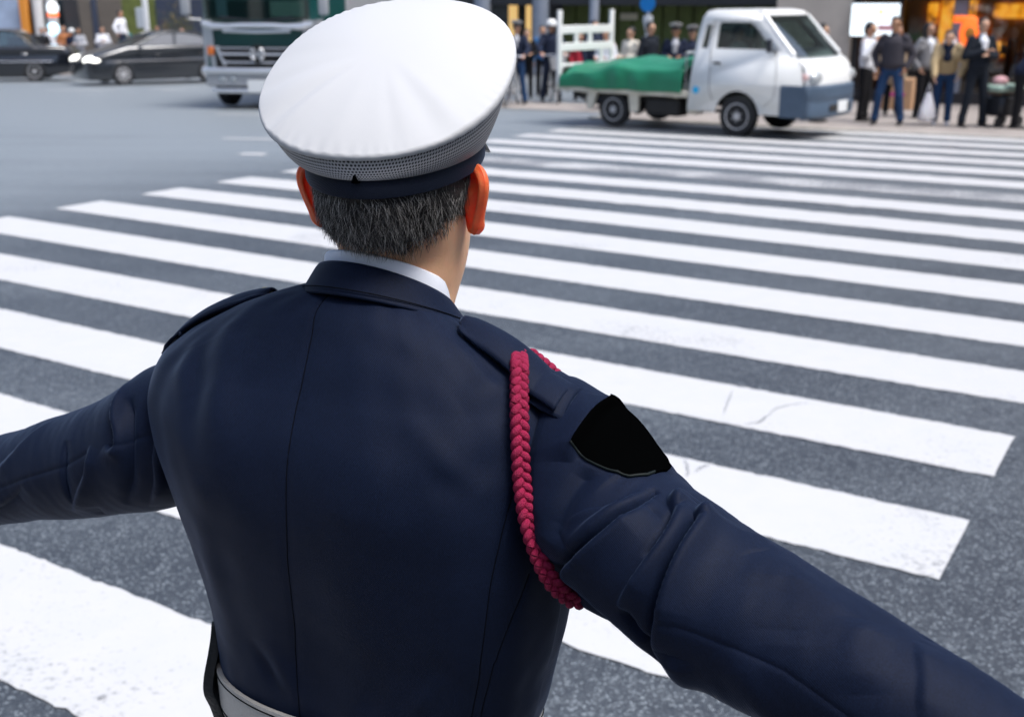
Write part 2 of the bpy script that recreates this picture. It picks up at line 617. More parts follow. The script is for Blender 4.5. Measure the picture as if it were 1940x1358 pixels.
# z, half width, half depth, centre x, centre y
TORSO = np.array([
    (0.80, .226, .152, .000, .015), (0.90, .214, .145, -.004, .012), (1.00, .200, .138, -.008, .010),
    (1.06, .187, .129, -.007, .008), (1.085, .185, .126, -.006, .007), (1.11, .194, .132, -.005, .006),
    (1.14, .200, .133, -.002, .005), (1.18, .206, .131, .001, .003), (1.22, .214, .131, .004, .000),
    (1.28, .226, .134, .004, -.005), (1.34, .237, .136, -.002, -.008), (1.40, .248, .133, -.012, -.010),
    (1.45, .250, .123, -.019, -.008), (1.48, .240, .112, -.020, -.004), (1.505, .212, .100, -.017, .000),
    (1.525, .174, .088, -.014, .005), (1.545, .126, .076, -.012, .012), (1.556, .097, .067, -.006, .018),
    (1.564, .078, .058, .000, .022), (1.568, .062, .048, .006, .026)])
_tz = TORSO[:, 0]
TOR_L = np.concatenate([[0], np.cumsum(np.hypot(np.diff(TORSO[:, 0]), np.diff(TORSO[:, 1])))])


def torso_pts(L, th):
    """L, th arrays of equal shape -> points on the jacket body"""
    S = catmull(TOR_L, TORSO, L.reshape(-1)).reshape(L.shape + (5,))
    n = 2.35
    c, s = np.cos(th), np.sin(th)
    x = S[..., 3] + S[..., 1]*np.sign(c)*np.abs(c)**(2/n)
    y = S[..., 4] + S[..., 2]*np.sign(s)*np.abs(s)**(2/n)
    # shoulder blades and the hollow of the spine
    z = S[..., 0]
    back = np.clip(-s, 0, 1)
    y = y - back*(0.010*np.exp(-((z-1.42)/0.07)**2)*(np.exp(-((x-0.10)/0.06)**2)+np.exp(-((x+0.12)/0.06)**2))
                  - 0.008*np.exp(-((z-1.20)/0.12)**2)*np.exp(-((x+0.0)/0.05)**2))
    # the neckline rises at the nape and falls to the throat
    k = np.clip((z-1.49)/.07, 0, 1)
    z = z - k*k*(3-2*k)*(y-S[..., 4])*0.36
    return np.stack([x, y, z], -1)


def torso_grid(nl, nt):
    # spend rows evenly in length
    L = np.linspace(0, TOR_L[-1], nl)
    th = np.linspace(0, 2*np.pi, nt, endpoint=False)
    return np.meshgrid(L, th, indexing='ij')


SLEEVE = {
    'R': (np.array([[.165, .030, 1.426], [.200, .024, 1.418], [.246, .004, 1.401], [.302, -.030, 1.382], [.371, -.062, 1.371], [.432, -.082, 1.359],
                    [.491, -.097, 1.349], [.572, -.115, 1.33], [.652, -.132, 1.311], [.707, -.143, 1.298]]),
          np.array([.080, .085, .086, .075, .066, .066, .063, .060, .0545, .050]),
          np.array([.056, .062, .072, .076, .072, .068, .063, .059, .0535, .049])),
    'L': (np.array([[-.185, .004, 1.412], [-.221, -.002, 1.398], [-.256, -.013, 1.379], [-.292, -.021, 1.360], [-.341, -.026, 1.338], [-.421, -.032, 1.31],
                    [-.491, -.036, 1.286], [-.563, -.041, 1.262], [-.66, -.047, 1.231], [-.735, -.053, 1.207]]),
          np.array([.078, .080, .078, .076, .070, .063, .057, .055, .052, .050]),
          np.array([.060, .066, .070, .072, .068, .062, .056, .054, .051, .049])),
}


def sleeve_frames(side, s):
    P, rv, rh = SLEEVE[side]
    k = np.concatenate([[0], np.cumsum(np.linalg.norm(np.diff(P, axis=0), axis=1))])
    c = catmull(k, P, s)
    c2 = catmull(k, P, s+1e-3); c1 = catmull(k, P, s-1e-3)
    t = (c2-c1); t /= np.linalg.norm(t, axis=-1, keepdims=True)
    up = np.array([0, 0, 1.0])
    nv = up - (t @ up)[:, None]*t
    nv /= np.linalg.norm(nv, axis=-1, keepdims=True)
    nh = np.cross(nv, t)
    return c, t, nv, nh, catmull(k, rv, s), catmull(k, rh, s), k[-1]


def sleeve_len(side):
    P = SLEEVE[side][0]
    return float(np.sum(np.linalg.norm(np.diff(P, axis=0), axis=1)))


def sleeve_pts(side, s, th, disp=None):
    """s (n,), th (m,) -> (n, m, 3); th 0 = top, pi/2 = horizontal normal"""
    c, t, nv, nh, rv, rh, _ = sleeve_frames(side, s)
    ct, st = np.cos(th), np.sin(th)
    dirn = ct[None, :, None]*nv[:, None] + st[None, :, None]*nh[:, None]
    r = (ct[None, :]**2*rv[:, None] + st[None, :]**2*rh[:, None])
    if disp is not None:
        r = r + disp
    return c[:, None] + dirn*r[..., None]


def seg_dist(qx, qy, pts):
    """distance from points to a polyline, and the position 0..1 along it"""
    best = np.full(qx.shape, 1e9); along = np.zeros(qx.shape)
    n = len(pts)-1
    for i in range(n):
        ax, ay = pts[i]; bx, by = pts[i+1]
        dx, dy = bx-ax, by-ay
        l2 = dx*dx+dy*dy+1e-12
        t = np.clip(((qx-ax)*dx+(qy-ay)*dy)/l2, 0, 1)
        d = np.hypot(qx-ax-t*dx, qy-ay-t*dy)
        m = d < best
        best = np.where(m, d, best)
        along = np.where(m, (i+t)/n, along)
    return best, along


def fold(qx, qy, pts, amp, w):
    """a cloth fold along a polyline: gentle on one side, steep on the other, dying out at its ends"""
    p = catmull(np.arange(len(pts)), np.array(pts, float), np.linspace(0, len(pts)-1, len(pts)*5))
    best = np.full(qx.shape, 1e9); sgn = np.ones(qx.shape); along = np.zeros(qx.shape)
    n = len(p)-1
    for i in range(n):
        ax, ay = p[i]; dx, dy = p[i+1]-p[i]
        l2 = dx*dx+dy*dy+1e-12
        t = np.clip(((qx-ax)*dx+(qy-ay)*dy)/l2, 0, 1)
        ex, ey = qx-ax-t*dx, qy-ay-t*dy
        d = np.hypot(ex, ey)
        m = d < best
        best = np.where(m, d, best); along = np.where(m, (i+t)/n, along)
        sgn = np.where(m, np.where(dx*ey-dy*ex > 0, 1.0, -1.0), sgn)
    sd = best*sgn
    taper = np.clip(np.sin(np.pi*along)*1.5, 0, 1)
    gentle = np.exp(-np.clip(sd, 0, None)/(1.9*w)) ; steep = np.exp(-(np.clip(-sd, 0, None)/(0.55*w))**2)
    soft = np.where(sd > 0, gentle*(1+.0*sd), steep)
    # round the crest a little
    soft = np.where(sd > 0, (1+np.clip(sd, 0, None)/(1.3*w))*np.exp(-np.clip(sd, 0, None)/(0.95*w)), soft)
    return amp*soft*taper


def waves(x, y, seed, scale, n=14):
    rng = np.random.RandomState(seed)
    o = np.zeros_like(x)
    for _ in range(n):
        a = rng.uniform(0, 2*np.pi); k = rng.uniform(0.5, 1.6)/scale; ph = rng.uniform(0, 2*np.pi)
        o = o + np.sin((np.cos(a)*x+np.sin(a)*y)*k*2*np.pi+ph)
    return o/np.sqrt(n)


def height_on_shoulder(x, y):
    """height of the jacket surface over (x, y)"""
    lo, hi = 1.40, 1.60
    for _ in range(40):
        z = (lo+hi)/2
        S = catmull(_tz, TORSO, np.array([z]))[0]
        f = abs((x-S[3])/S[1])**2.35 + abs((y-S[4])/S[2])**2.35
        if f < 1: lo = z
        else: hi = z
    k = min(1, max(0, (lo-1.49)/.07))
    return lo - k*k*(3-2*k)*(y-S[4])*0.36
# GEO END
HEAD_Q = (0.018, 0.036, 1.672)
HEAD_YAW = R(14)
HEADM = Matrix.Translation(HEAD_Q) @ Matrix.Rotation(HEAD_YAW, 4, 'Z')
HEAD_T = np.array([  # z, half width, half depth, centre y
    (-.215, .058, .060, -.008), (-.16, .0555, .059, -.006), (-.125, .0555, .059, -.002), (-.105, .0575, .066, .012), (-.09, .061, .073, .017),
    (-.06, .067, .078, .019), (-.035, .0708, .0875, .0110), (-.015, .0735, .0950, .0045), (.02, .0760, .0995, .000), (.06, .0765, .099, -.001), (.09, .070, .090, -.002),
    (.113, .054, .070, -.003), (.125, .034, .044, -.003), (.130, .006, .008, -.003)])


def head_pts(z, th):
    S = catmull(HEAD_T[:, 0], HEAD_T, z.reshape(-1)).reshape(z.shape+(4,))
    c, s = np.cos(th), np.sin(th)
    x = S[..., 1]*c; y = S[..., 3]+S[..., 2]*s
    # a face on the front side: nose, brow, eye hollows, lips, chin
    f = np.clip(s, 0, 1)**4
    def g(cx, cz, wx, wz): return np.exp(-((x-cx)/wx)**2-((z-cz)/wz)**2)
    y = y + f*(0.022*g(0, -.040, .013, .016) + 0.012*g(0, -.015, .010, .025) + 0.006*g(0, .022, .05, .012) - 0.009*g(.033, .000, .016, .012)
               - 0.009*g(-.033, .000, .016, .012) + 0.007*g(0, -.070, .026, .006) + .004*g(0, -.080, .022, .005) + 0.007*g(0, -.105, .022, .012))
    # hair pressed flat under the cap
    roof = .110+y*math.tan(R(30))-.017
    z = np.where(z > .02, np.minimum(z, np.maximum(roof, .02)), z)
    return np.stack([x, y, z], -1)


def head_mesh_into(mb):
    zs = np.concatenate([np.linspace(-.215, .10, 70), np.linspace(.103, .130, 12)])
    th = np.linspace(0, 2*np.pi, 90, endpoint=False)
    Z, T = np.meshgrid(zs, th, indexing='ij')
    P = head_pts(Z, T)
    mb.loft([[HEADM @ Vector(p) for p in row] for row in P], True, True)


def ear_into(bm, side):
    """an ear with rim, hollow and lobe, standing off the head"""
    out = [(.000, -.026), (.006, -.033), (-.003, -.037), (-.012, -.033), (-.019, -.020), (-.026, -.002), (-.031, .014), (-.030, .026),
           (-.022, .034), (-.010, .035), (.001, .030), (.007, .020), (.006, .008), (.004, -.004), (.005, -.015)]
    out = np.array([(-.0005, -.030), (-.008, -.0365), (-.016, -.030), (-.0205, -.018), (-.027, -.001), (-.0315, .015), (-.030, .027), (-.0215, .0345),
                    (-.010, .0355), (.001, .030), (.006, .018), (.006, .004), (.005, -.010), (.003, -.022)])
    nphi = 56
    idx = np.linspace(0, len(out), nphi, endpoint=False)
    ext = np.vstack([out, out, out[:3]])
    ring = catmull(np.arange(len(ext)), ext, idx+len(out)*0.0)
    ring = catmull(np.arange(-len(out), 2*len(out)), np.vstack([out, out, out]), idx)
    cen = np.array([-.007, -.002])
    rs = [.02, .15, .3, .45, .58, .68, .76, .84, .90, .95, .985, 1.0]
    def P(r, i, lat):
        p = cen+(ring[i]-cen)*r
        rim = math.exp(-((r-.90)/.085)**2)
        back = 0.5-0.5*math.tanh((p[0]+.001)/.004)      # the rim runs over the top and the back
        lobe = math.exp(-((p[1]+.030)/.010)**2)
        if lat:
            h = -.006*(1-r*r) + .0052*rim*(0.35+0.65*back) + .0022*math.exp(-((r-.55)/.10)**2)*back + .003*lobe
        else:
            h = -.0034 - .0105*math.exp(-(r/.50)**2) - .0042*math.exp(-((r-.87)/.09)**2)*(.4+.6*back)
            if r > .97: h = h*0.55
        return p, h
    rows = []
    for r in rs: rows.append([P(r, i, True) for i in range(nphi)])
    for r in reversed(rs): rows.append([P(r, i, False) for i in range(nphi)])
    verts = []
    # the ear plane is turned out from the head by about 33 degrees about its front edge
    fl = R(46)
    rot = HEADM
    base = Vector((side*.0735, .006, -.002))
    for row in rows:
        rv = []
        for (p, h) in row:
            e, z = p
            # e: backwards is negative; the plane opens sideways as it runs back
            x = side*(-(e-.006)*math.sin(fl) + h*math.cos(fl))
            y = (e-.006)*math.cos(fl) + h*math.sin(fl)*1.0
            y += 0.0
            zt = z + 0.10*e
            rv.append(bm.verts.new(rot @ (base + Vector((x, y, zt)))))
        verts.append(rv)
    for a, b in zip(verts[:-1], verts[1:]):
        for i in range(nphi):
            j = (i+1) % nphi
            f = bm.faces.new((a[i], a[j], b[j], b[i]))
            f.material_index = 1
    for cap in (verts[0], verts[-1]):
        f = bm.faces.new(cap); f.material_index = 1
    return verts


def hand_into(mb, wrist, d, palm_n, thumb_side, s=1.0, curl=0.35):
    """palm, four unequal bent fingers and a thumb. d: pointing direction, palm_n: out of the palm, thumb_side: towards the thumb"""
    w = Vector(wrist); d = Vector(d).normalized(); n = Vector(palm_n); n = (n - d*n.dot(d)).normalized()
    t = Vector(thumb_side); t = (t - d*t.dot(d) - n*t.dot(n)).normalized()
    for k, off in enumerate((-.027, -.009, .009, .027)):
        mb.capsule(w + t*off*.55*s, w + d*.082*s + t*off*s, .017*s, .0125*s, 8)
    names = [(.027, .068, .0088), (.009, .077, .0092), (-.009, .072, .0088), (-.027, .057, .0078)]
    for off, ln, r in names:
        p = w + d*.085*s + t*off*s*1.05
        a = curl*0.6
        for j, fr in enumerate((.45, .31, .24)):
            dd = (d*math.cos(a) + n*math.sin(a)).normalized()
            q = p + dd*(ln*fr*s)
            mb.capsule(p, q, r*s*(1-.08*j), r*s*(.93-.08*j), 8)
            p = q; a += curl
    p = w + d*.022*s + t*.024*s
    q = p + (d*.55 + t*.75 + n*.25).normalized()*.038*s
    mb.capsule(p, q, .0125*s, .0108*s, 8)
    q2 = q + (d*.85 + t*.42 + n*.3).normalized()*.032*s
    mb.capsule(q, q2, .0105*s, .0085*s, 8)


def build_officer():
    mb = MB()
    head_mesh_into(mb)
    mb.capsule((.006, .022, 1.50), (.012, .030, 1.60), .058, .054, 24)
    mb.capsule((-.012, 0, 1.42), (-.002, .004, 1.12), .115, .105, 24, sx=1.45)
    mb.capsule((0, .006, 1.05), (0, .008, .92), .110, .115, 24, sx=1.40)
    for s_, k in ((1, 'R'), (-1, 'L')):
        P = SLEEVE[k][0]
        mb.capsule(P[0], P[5], .058, .046, 16)
        mb.capsule(P[5], P[-1], .044, .031, 16)
        d = P[-1]-P[-2]
        w = Vector(P[-1]) + Vector(d).normalized()*.012
        mb.capsule(P[-1], w, .031, .028, 14)
        hand_into(mb, w, d, (0, 0.05, -1), (0, 1, 0), 1.06, 0.18)
        mb.capsule((s_*.095, .005, .92), (s_*.105, .02, .50), .088, .057, 16)
        mb.capsule((s_*.105, .02, .50), (s_*.115, -.005, .10), .055, .037, 16)
    me = remeshed(mb, 'person', 0.004, 6)
    bm = bmesh.new(); bm.from_mesh(me)
    ear_into(bm, 1); ear_into(bm, -1)
    bmesh.ops.recalc_face_normals(bm, faces=bm.faces)
    bm.to_mesh(me); bm.free()
    body = obj('person', me, None, None, 60)
    me.materials.append(M['skin']); me.materials.append(M['ear'])
    body.location = (OFF_B[0], OFF_B[1], 0)
    body.rotation_euler = (0, 0, -OFF_PSI)
    tag(body, 'traffic officer seen from behind in navy uniform and white peaked cap, both arms stretched out', 'person')

    # ---- jacket body
    L, T = torso_grid(420, 640)
    P = torso_pts(L, T)
    su, sv = T*0.19, L
    disp = 0.0010*waves(su*1.6, sv*0.45, 3, 0.16) + 0.0003*waves(su, sv, 4, 0.06)
    # blousing over the belt, soft vertical drape, pulls towards the shoulders
    for pts, amp, w in [
        ([(0.7719, 4.1469), (0.7071, 4.3843), (0.6579, 4.489)], .0045, .017),
        ([(0.745, 4.02), (0.690, 4.27), (0.62, 4.36)], -.0040, .016),
        ([(0.7304, 3.9235), (0.6747, 4.2237)], .0035, .014),
        ([(0.7162, 5.5501), (0.733, 5.8224), (0.7356, 6.2204)], .0035, .016),
        ([(0.6385, 5.3337), (0.6527, 5.5851), (0.6721, 5.7735)], -.0035, .018),
        ([(0.69, 5.30), (0.66, 5.45), (0.64, 5.62)], .0030, .013),
        ([(0.4118, 4.5379), (0.3587, 4.6426)], .0040, .011),
        ([(0.408, 4.4052), (0.3691, 4.5309)], -.0040, .010),
        ([(0.62, 4.36), (0.50, 4.20), (0.40, 4.15)], .0030, .020),
        ([(0.60, 4.95), (0.48, 4.92), (0.38, 4.98)], .0030, .028),
        ([(0.42, 5.35), (0.37, 5.22)], .0035, .012),
        ([(0.43, 5.05), (0.37, 4.98)], -.0030, .012)]:
        d, al = seg_dist(su, sv, [(t*0.19, l) for l, t in pts])
        disp += amp*np.exp(-(d/w)**2)*(0.35+0.65*np.sin(np.pi*np.clip(al, .02, .98)))
    # stitched seams draw the cloth in
    seams = [
        [(0.905, 4.64), (0.8807, 4.6426), (0.8289, 4.70), (0.7628, 4.728), (0.7006, 4.745), (0.6566, 4.75), (0.6022, 4.733), (0.5362, 4.6984), (0.4468, 4.65), (0.4054, 4.638), (0.30, 4.66), (0.0, 4.68)],
        [(0.665, 5.88), (0.6488, 5.8434), (0.6255, 5.7945), (0.5867, 5.7247), (0.531, 5.6549), (0.4559, 5.62), (0.3846, 5.63), (0.0, 5.65)],
        [(0.5452, 5.93), (0.4973, 5.80), (0.4533, 5.7307), (0.3911, 5.70), (0.0, 5.72)],
        [(0.665, 3.55), (0.6255, 3.62), (0.531, 3.72), (0.4559, 3.76), (0.3846, 3.75), (0.0, 3.73)]]
    for sm in seams:
        d, al = seg_dist(su, sv, [(t*0.19, l) for l, t in sm])
        disp += -.0012*np.exp(-(d/.0035)**2)
    Nn = np.cross(np.roll(P, -1, 1)-np.roll(P, 1, 1), np.gradient(P, axis=0))
    Nn /= np.linalg.norm(Nn, axis=-1, keepdims=True)+1e-12
    P = P + Nn*disp[..., None]
    jacket = obj('jacket', grid_mesh('jacket', P, close_u=True), M['wool'], body, 0)
    shade(jacket.data, 180)
    # hem and lining: the sheet gets real cloth thickness
    md = jacket.modifiers.new('cloth', 'SOLIDIFY'); md.thickness = 0.003; md.offset = -1
    sb = MB()
    for sm in seams:
        a = np.array(sm)
        k = np.linspace(0, len(a)-1, 90)
        q = catmull(np.arange(len(a)), a, k)
        li = np.clip(q[:, 0]/TOR_L[-1]*(L.shape[0]-1), 0, L.shape[0]-1)
        ti = (q[:, 1] % (2*np.pi))/(2*np.pi)*L.shape[1]
        pts = []
        for x, y in zip(li, ti):
            i0, j0 = int(x), int(y); fx, fy = x-i0, y-j0
            i1 = min(i0+1, L.shape[0]-1); j1 = (j0+1) % L.shape[1]; j0 %= L.shape[1]
            pts.append((P[i0, j0]*(1-fx)+P[i1, j0]*fx)*(1-fy)+(P[i0, j1]*(1-fx)+P[i1, j1]*fx)*fy)
        sb.tube(pts, .00055, 6)
    sb.build('seam', M['seam'], jacket, 180)

    # ---- sleeves
    # folds of the sleeves: (length along the arm, angle round it), height, width; F is one-sided, W is round
    WR = {'R': [
        ('W', [(0.135, -0.45), (0.1400, -0.60), (0.1436, -0.8294), (0.1495, -1.1561), (0.1495, -1.4326)], -.006, .010),
        ('F', [(0.2130, -0.40), (0.2090, -0.75), (0.2013, -1.0556), (0.1837, -1.4828), (0.1601, -2.0106)], .010, .009),
        ('W', [(0.1990, -0.20), (0.2004, -0.3644), (0.1995, -0.65), (0.1955, -0.9173), (0.1815, -1.3195), (0.1600, -1.7342), (.15, -2.0)], -.011, .0042),
        ('W', [(0.2010, -0.05), (0.2002, -0.1508), (0.2037, -0.4398), (0.206, -0.70)], -.005, .0035),
        ('F', [(0.2400, 0.30), (0.2440, 0.03), (0.2570, -0.30), (0.2640, -0.7288), (0.2690, -1.0556), (0.2730, -1.42), (0.2700, -2.0)], .014, .0095),
        ('W', [(0.2490, -0.10), (0.2500, -0.2765), (0.2565, -0.7288), (0.2605, -1.0556), (0.2650, -1.42), (0.2640, -1.95)], -.013, .0042),
        ('F', [(0.2160, 0.30), (0.2166, 0.02), (0.2340, -0.2513), (0.2440, -0.62), (0.2450, -1.00), (0.2410, -1.35), (0.234, -1.7)], .011, .0075),
        ('W', [(0.2250, 0.0), (0.2300, -0.25), (0.2370, -0.60), (0.2370, -0.95)], -.006, .0036),
        ('F', [(0.199, -0.2), (0.1960, -0.50), (0.1870, -0.8042), (0.1690, -1.3823)], .006, .010),
        ('W', [(0.235, -1.55), (0.2480, -1.797), (0.2600, -1.9604), (0.262, -2.3)], -.014, .0060),
        ('F', [(0.022, 0.75), (0.030, 0.25), (0.0377, -0.1885), (0.0424, -0.3393), (0.0507, -0.5152), (0.066, -0.7414), (0.0849, -1.0053), (0.1084, -1.1812), (0.1308, -1.332), (0.14, -1.7), (0.14, -2.1)], .0042, .011),
        ('F', [(0.114, -0.62), (0.1072, -0.4775), (0.0966, -0.30), (0.0837, -0.075), (0.0707, 0.19), (0.064, 0.60)], .0085, .013),
        ('W', [(0.13, -1.75), (0.165, -2.05), (0.19, -2.25), (0.215, -2.45), (0.225, -2.75)], -.020, .020),
        ('W', [(0.285, -1.8), (0.290, -2.15), (0.285, -2.6)], .008, .014),
        ('W', [(0.33, -0.25), (0.345, -0.65), (0.36, -1.0)], -.0028, .022),
        ('W', [(0.395, -0.2), (0.41, -0.55), (0.43, -0.95)], .0030, .020),
        ('W', [(0.30, 0.15), (0.37, -0.15), (0.43, -0.3)], .0022, .014),
        ('F', [(0.44, 0.1), (0.46, -0.4), (0.475, -0.9)], .0028, .010),
        ('W', [(0.33, -1.3), (0.36, -1.8), (0.40, -2.2)], .004, .016),
        ('F', [(0.160, .9), (0.175, 1.6), (0.165, 2.2)], -.009, .010),
        ('F', [(0.210, .9), (0.225, 1.6), (0.215, 2.3)], .007, .011),
        ('F', [(0.255, .7), (0.262, 1.4), (0.25, 2.2)], -.008, .009)],
        'L': [
        ('F', [(0.1010, 0.20), (0.1040, 0.50), (0.1089, 0.80), (0.1070, 1.10), (0.1130, 1.30), (0.1230, 1.34), (0.1290, 1.22)], .0072, .0055),
        ('F', [(0.060, 1.15), (0.0760, 1.60), (0.0960, 2.05), (0.1300, 2.50)], .0052, .0060),
        ('F', [(0.150, 1.15), (0.165, 1.50), (0.2000, 1.90), (0.2400, 2.35)], .0050, .0065),
        ('F', [(0.200, 0.90), (0.206, 1.25), (0.2154, 1.60), (0.2250, 2.10)], -.0050, .0060),
        ('W', [(0.0896, 0.6), (0.0896, 0.8922), (0.1000, 1.35), (0.1200, 1.85), (0.1500, 2.30)], -.008, .0060),
        ('W', [(0.0545, 1.1435), (0.0650, 1.60), (0.090, 2.2)], -.006, .0055),
        ('F', [(0.25, 0.2), (0.30, 0.9), (0.34, 1.2)], .0030, .010),
        ('F', [(0.29, 1.6), (0.34, 1.9), (0.40, 2.1)], -.0035, .010),
        ('F', [(0.09, -0.9), (0.10, -1.6), (0.09, -2.3)], -.008, .009),
        ('F', [(0.13, -0.7), (0.14, -1.5), (0.13, -2.4)], .006, .010)]}
    SEAM = {'R': [[(0.275, -1.42), (0.2861, -1.3823), (0.325, -1.3069), (0.3721, -1.2315), (0.425, -1.30), (0.52, -1.30)], [(0.155, -1.30), (0.175, -1.36), (0.195, -1.42)],
                   [(0.030, 0.25), (0.0377, -0.1885), (0.0424, -0.3393), (0.0507, -0.5152), (0.066, -0.7414), (0.0849, -1.0053), (0.1084, -1.1812), (0.1308, -1.332), (0.138, -1.6)]],
            'L': [[(0.54, 1.50), (0.3498, 1.5331), (0.2808, 1.42), (0.2167, 1.3572), (0.1622, 1.2441)], [(0.125, 1.27), (0.0823, 1.2818), (0.03, 1.28)]]}
    for k in 'RL':
        ln = sleeve_len(k)
        s = np.linspace(0, ln, 400); th = np.linspace(-np.pi, np.pi, 460, endpoint=False)
        Sg, Tg = np.meshgrid(s, th, indexing='ij')
        disp = 0.0009*waves(Sg, Tg*.065, 11 if k == 'R' else 12, 0.10) + 0.0002*waves(Sg*1.5, Tg*.065, 13, .035)
        disp *= np.clip((Sg-.05)/.08, 0, 1)
        for kind, pts, amp, w in WR[k]:
            p2 = [(a, b*.068) for a, b in pts]
            if kind == 'F':
                disp += fold(Sg, Tg*.068, p2, amp*1.25, w*.92)
            else:
                q = catmull(np.arange(len(p2)), np.array(p2), np.linspace(0, len(p2)-1, len(p2)*5))
                d, al = seg_dist(Sg, Tg*.068, q)
                disp += amp*np.exp(-(d/w)**2)*np.clip(np.sin(np.pi*np.clip(al, 0, 1))*1.6, 0, 1)
        rgf = random.Random(21 if k == 'R' else 22)
        for _ in range(18 if k == 'R' else 4):
            s0 = rgf.uniform(.11, .50); t0 = rgf.uniform(-2.6, 2.6); ln_ = rgf.uniform(.025, .07); an = rgf.gauss(1.25, .45)*(1 if rgf.random() < .8 else -1)
            pts = [(s0-ln_*math.cos(an)*.5*u_, t0*.066-ln_*math.sin(an)*.5*u_+.006*math.sin(2*u_)) for u_ in (-1, -.3, .3, 1)]
            disp += fold(Sg, Tg*.066, pts, rgf.uniform(.0008, .0022)*(1.0 if s0 < .28 else .6)*(1 if rgf.random() < .6 else -1), rgf.uniform(.0035, .0075))
        for sm in SEAM[k]:
            d, al = seg_dist(Sg, Tg*.068, [(a, b*.068) for a, b in sm])
            disp += -.0011*np.exp(-(d/.0030)**2)
        # a softly padded head where the sleeve meets the shoulder
        disp += 0.003*np.exp(-((Sg-0.085)/.02)**2)*np.clip(np.cos(Tg), 0, 1)
        P = sleeve_pts(k, s, th, disp)
        me = grid_mesh('sleeve', P, close_u=True)
        sl = obj('sleeve', me, M['wool'], jacket, 0)
        shade(me, 180)
        md = sl.modifiers.new('cloth', 'SOLIDIFY'); md.thickness = 0.0028; md.offset = -1 if k == 'R' else -1
        sb = MB()
        for sm in SEAM[k]:
            a = np.array(sm)
            q = catmull(np.arange(len(a)), a, np.linspace(0, len(a)-1, 60))
            pts = []
            for x, t in q:
                i = int(np.clip(x/ln*399, 0, 399)); j = int(((t+np.pi) % (2*np.pi))/(2*np.pi)*460) % 460
                pts.append(P[i, j])
            sb.tube(pts, .0005, 6)
        sb.build('seam', M['seam'], jacket, 180)
        if k == 'R':
            # black shield-shaped patch lying on the upper arm, with stitched piping along its rounded foot
            ol = np.array([(0.0667, 0.55), (0.0687, 0.2), (0.0707, 0.1885), (0.0837, -0.0754), (0.0966, -0.3016), (0.1072, -0.4775), (0.1285, -0.4273), (0.1485, -0.3267), (0.1697, -0.1885), (0.1768, 0.0251), (0.1732, 0.2639), (0.1772, 0.15), (0.1732, 0.4), (0.1612, 0.58), (0.1382, 0.66), (0.0827, 0.64)])
            ol = np.vstack([ol, ol[:1]])
            k2 = np.linspace(0, len(ol)-1, 120)
            ol = np.stack([np.interp(k2, np.arange(len(ol)), ol[:, 0]), np.interp(k2, np.arange(len(ol)), ol[:, 1])], -1)
            cen = ol.mean(0)
            rows = []
            for r in np.linspace(0.0005, 1.0, 30):
                q = cen+(ol-cen)*r
                row = []
                for x, t in q:
                    i = float(np.clip(x/ln*399, 0, 398.9)); j = ((t+np.pi) % (2*np.pi))/(2*np.pi)*460
                    i0, j0 = int(i), int(j); fx, fy = i-i0, j-j0; j1 = (j0+1) % 460; j0 %= 460
                    pnt = (P[i0, j0]*(1-fx)+P[i0+1, j0]*fx)*(1-fy)+(P[i0, j1]*(1-fx)+P[i0+1, j1]*fx)*fy
                    c0 = sleeve_frames(k, np.array([x]))[0][0]
                    nrm = (pnt-c0); nrm /= np.linalg.norm(nrm)
                    row.append(pnt+nrm*0.0042)
                rows.append(row)
            mb = MB(); mb.loft(rows, False, False)
            pm = mb.mesh('arm_patch')
            pt = obj('arm_patch', pm, M['black_satin'], jacket, 180)
            md = pt.modifiers.new('t', 'SOLIDIFY'); md.thickness = .003; md.offset = 0
            tag(pt, 'black shield patch on the upper right sleeve')
            rim = rows[-1]
            lowpts = [Vector(p) for p in rim[37:76]]
            mb = MB(); mb.tube(lowpts, .0016, 8)
            inner = [Vector(p) for p in rows[-3][38:75]]
            mb.tube(inner, .0009, 6)
            mb.build('patch_piping', M['piping'], jacket, 180)

    # ---- collar: a stand-and-fall collar that drops towards the front
    def collar(name, m, prof, z0, drop, span, cx, cy, thick, parent, nphi=120, tilt=0.0):
        ph = np.linspace(-span, span, nphi)
        rows = []
        for (ra, rb, dz) in prof:
            row = []
            for a in ph:
                x = cx + ra*math.sin(a); y = cy - rb*math.cos(a)
                f = (1-math.cos(a))/2
                row.append((x, y, z0 + dz - drop*f - 0.012*max(0, abs(a)-1.9) + tilt*x))
            rows.append(row)
        o = obj(name, grid_mesh(name, np.array(rows)), m, parent, 180)
        md = o.modifiers.new('t', 'SOLIDIFY'); md.thickness = thick; md.offset = 1
        return o
    prof = [(.070, .062, -.030), (.0695, .0622, -.010), (.0690, .0625, .006), (.0700, .0640, .0120), (.0718, .0660, .0128), (.0742, .0690, .0100),
            (.079, .0735, .003), (.0840, .0780, -.0045), (.0885, .0820, -.0105), (.0920, .0850, -.0145), (.0932, .0860, -.0165)]
    co = collar('collar', M['wool'], prof, 1.6005, .080, 2.55, .006, .028, .0026, jacket)
    sb = MB()
    ph = np.linspace(-2.3, 2.3, 90)
    sb.tube([(.006+.0893*math.sin(a), .028-.0827*math.cos(a)-.0020*math.cos(a), 1.6005-.0098-.080*(1-math.cos(a))/2-0.012*max(0, abs(a)-1.9)) for a in ph], .0006, 6)
    sb.build('stitching', M['seam'], jacket, 180)
    prof = [(.0630, .0575, -.03), (.0632, .0580, .004), (.0634, .0584, .0105), (.0648, .0598, .0122), (.0662, .0610, .010), (.0670, .0618, -.004), (.0680, .0622, -.02)]
    sc_ = collar('shirt_collar', M['shirt'], prof, 1.6112, .066, 2.6, .009, .028, .0012, body)

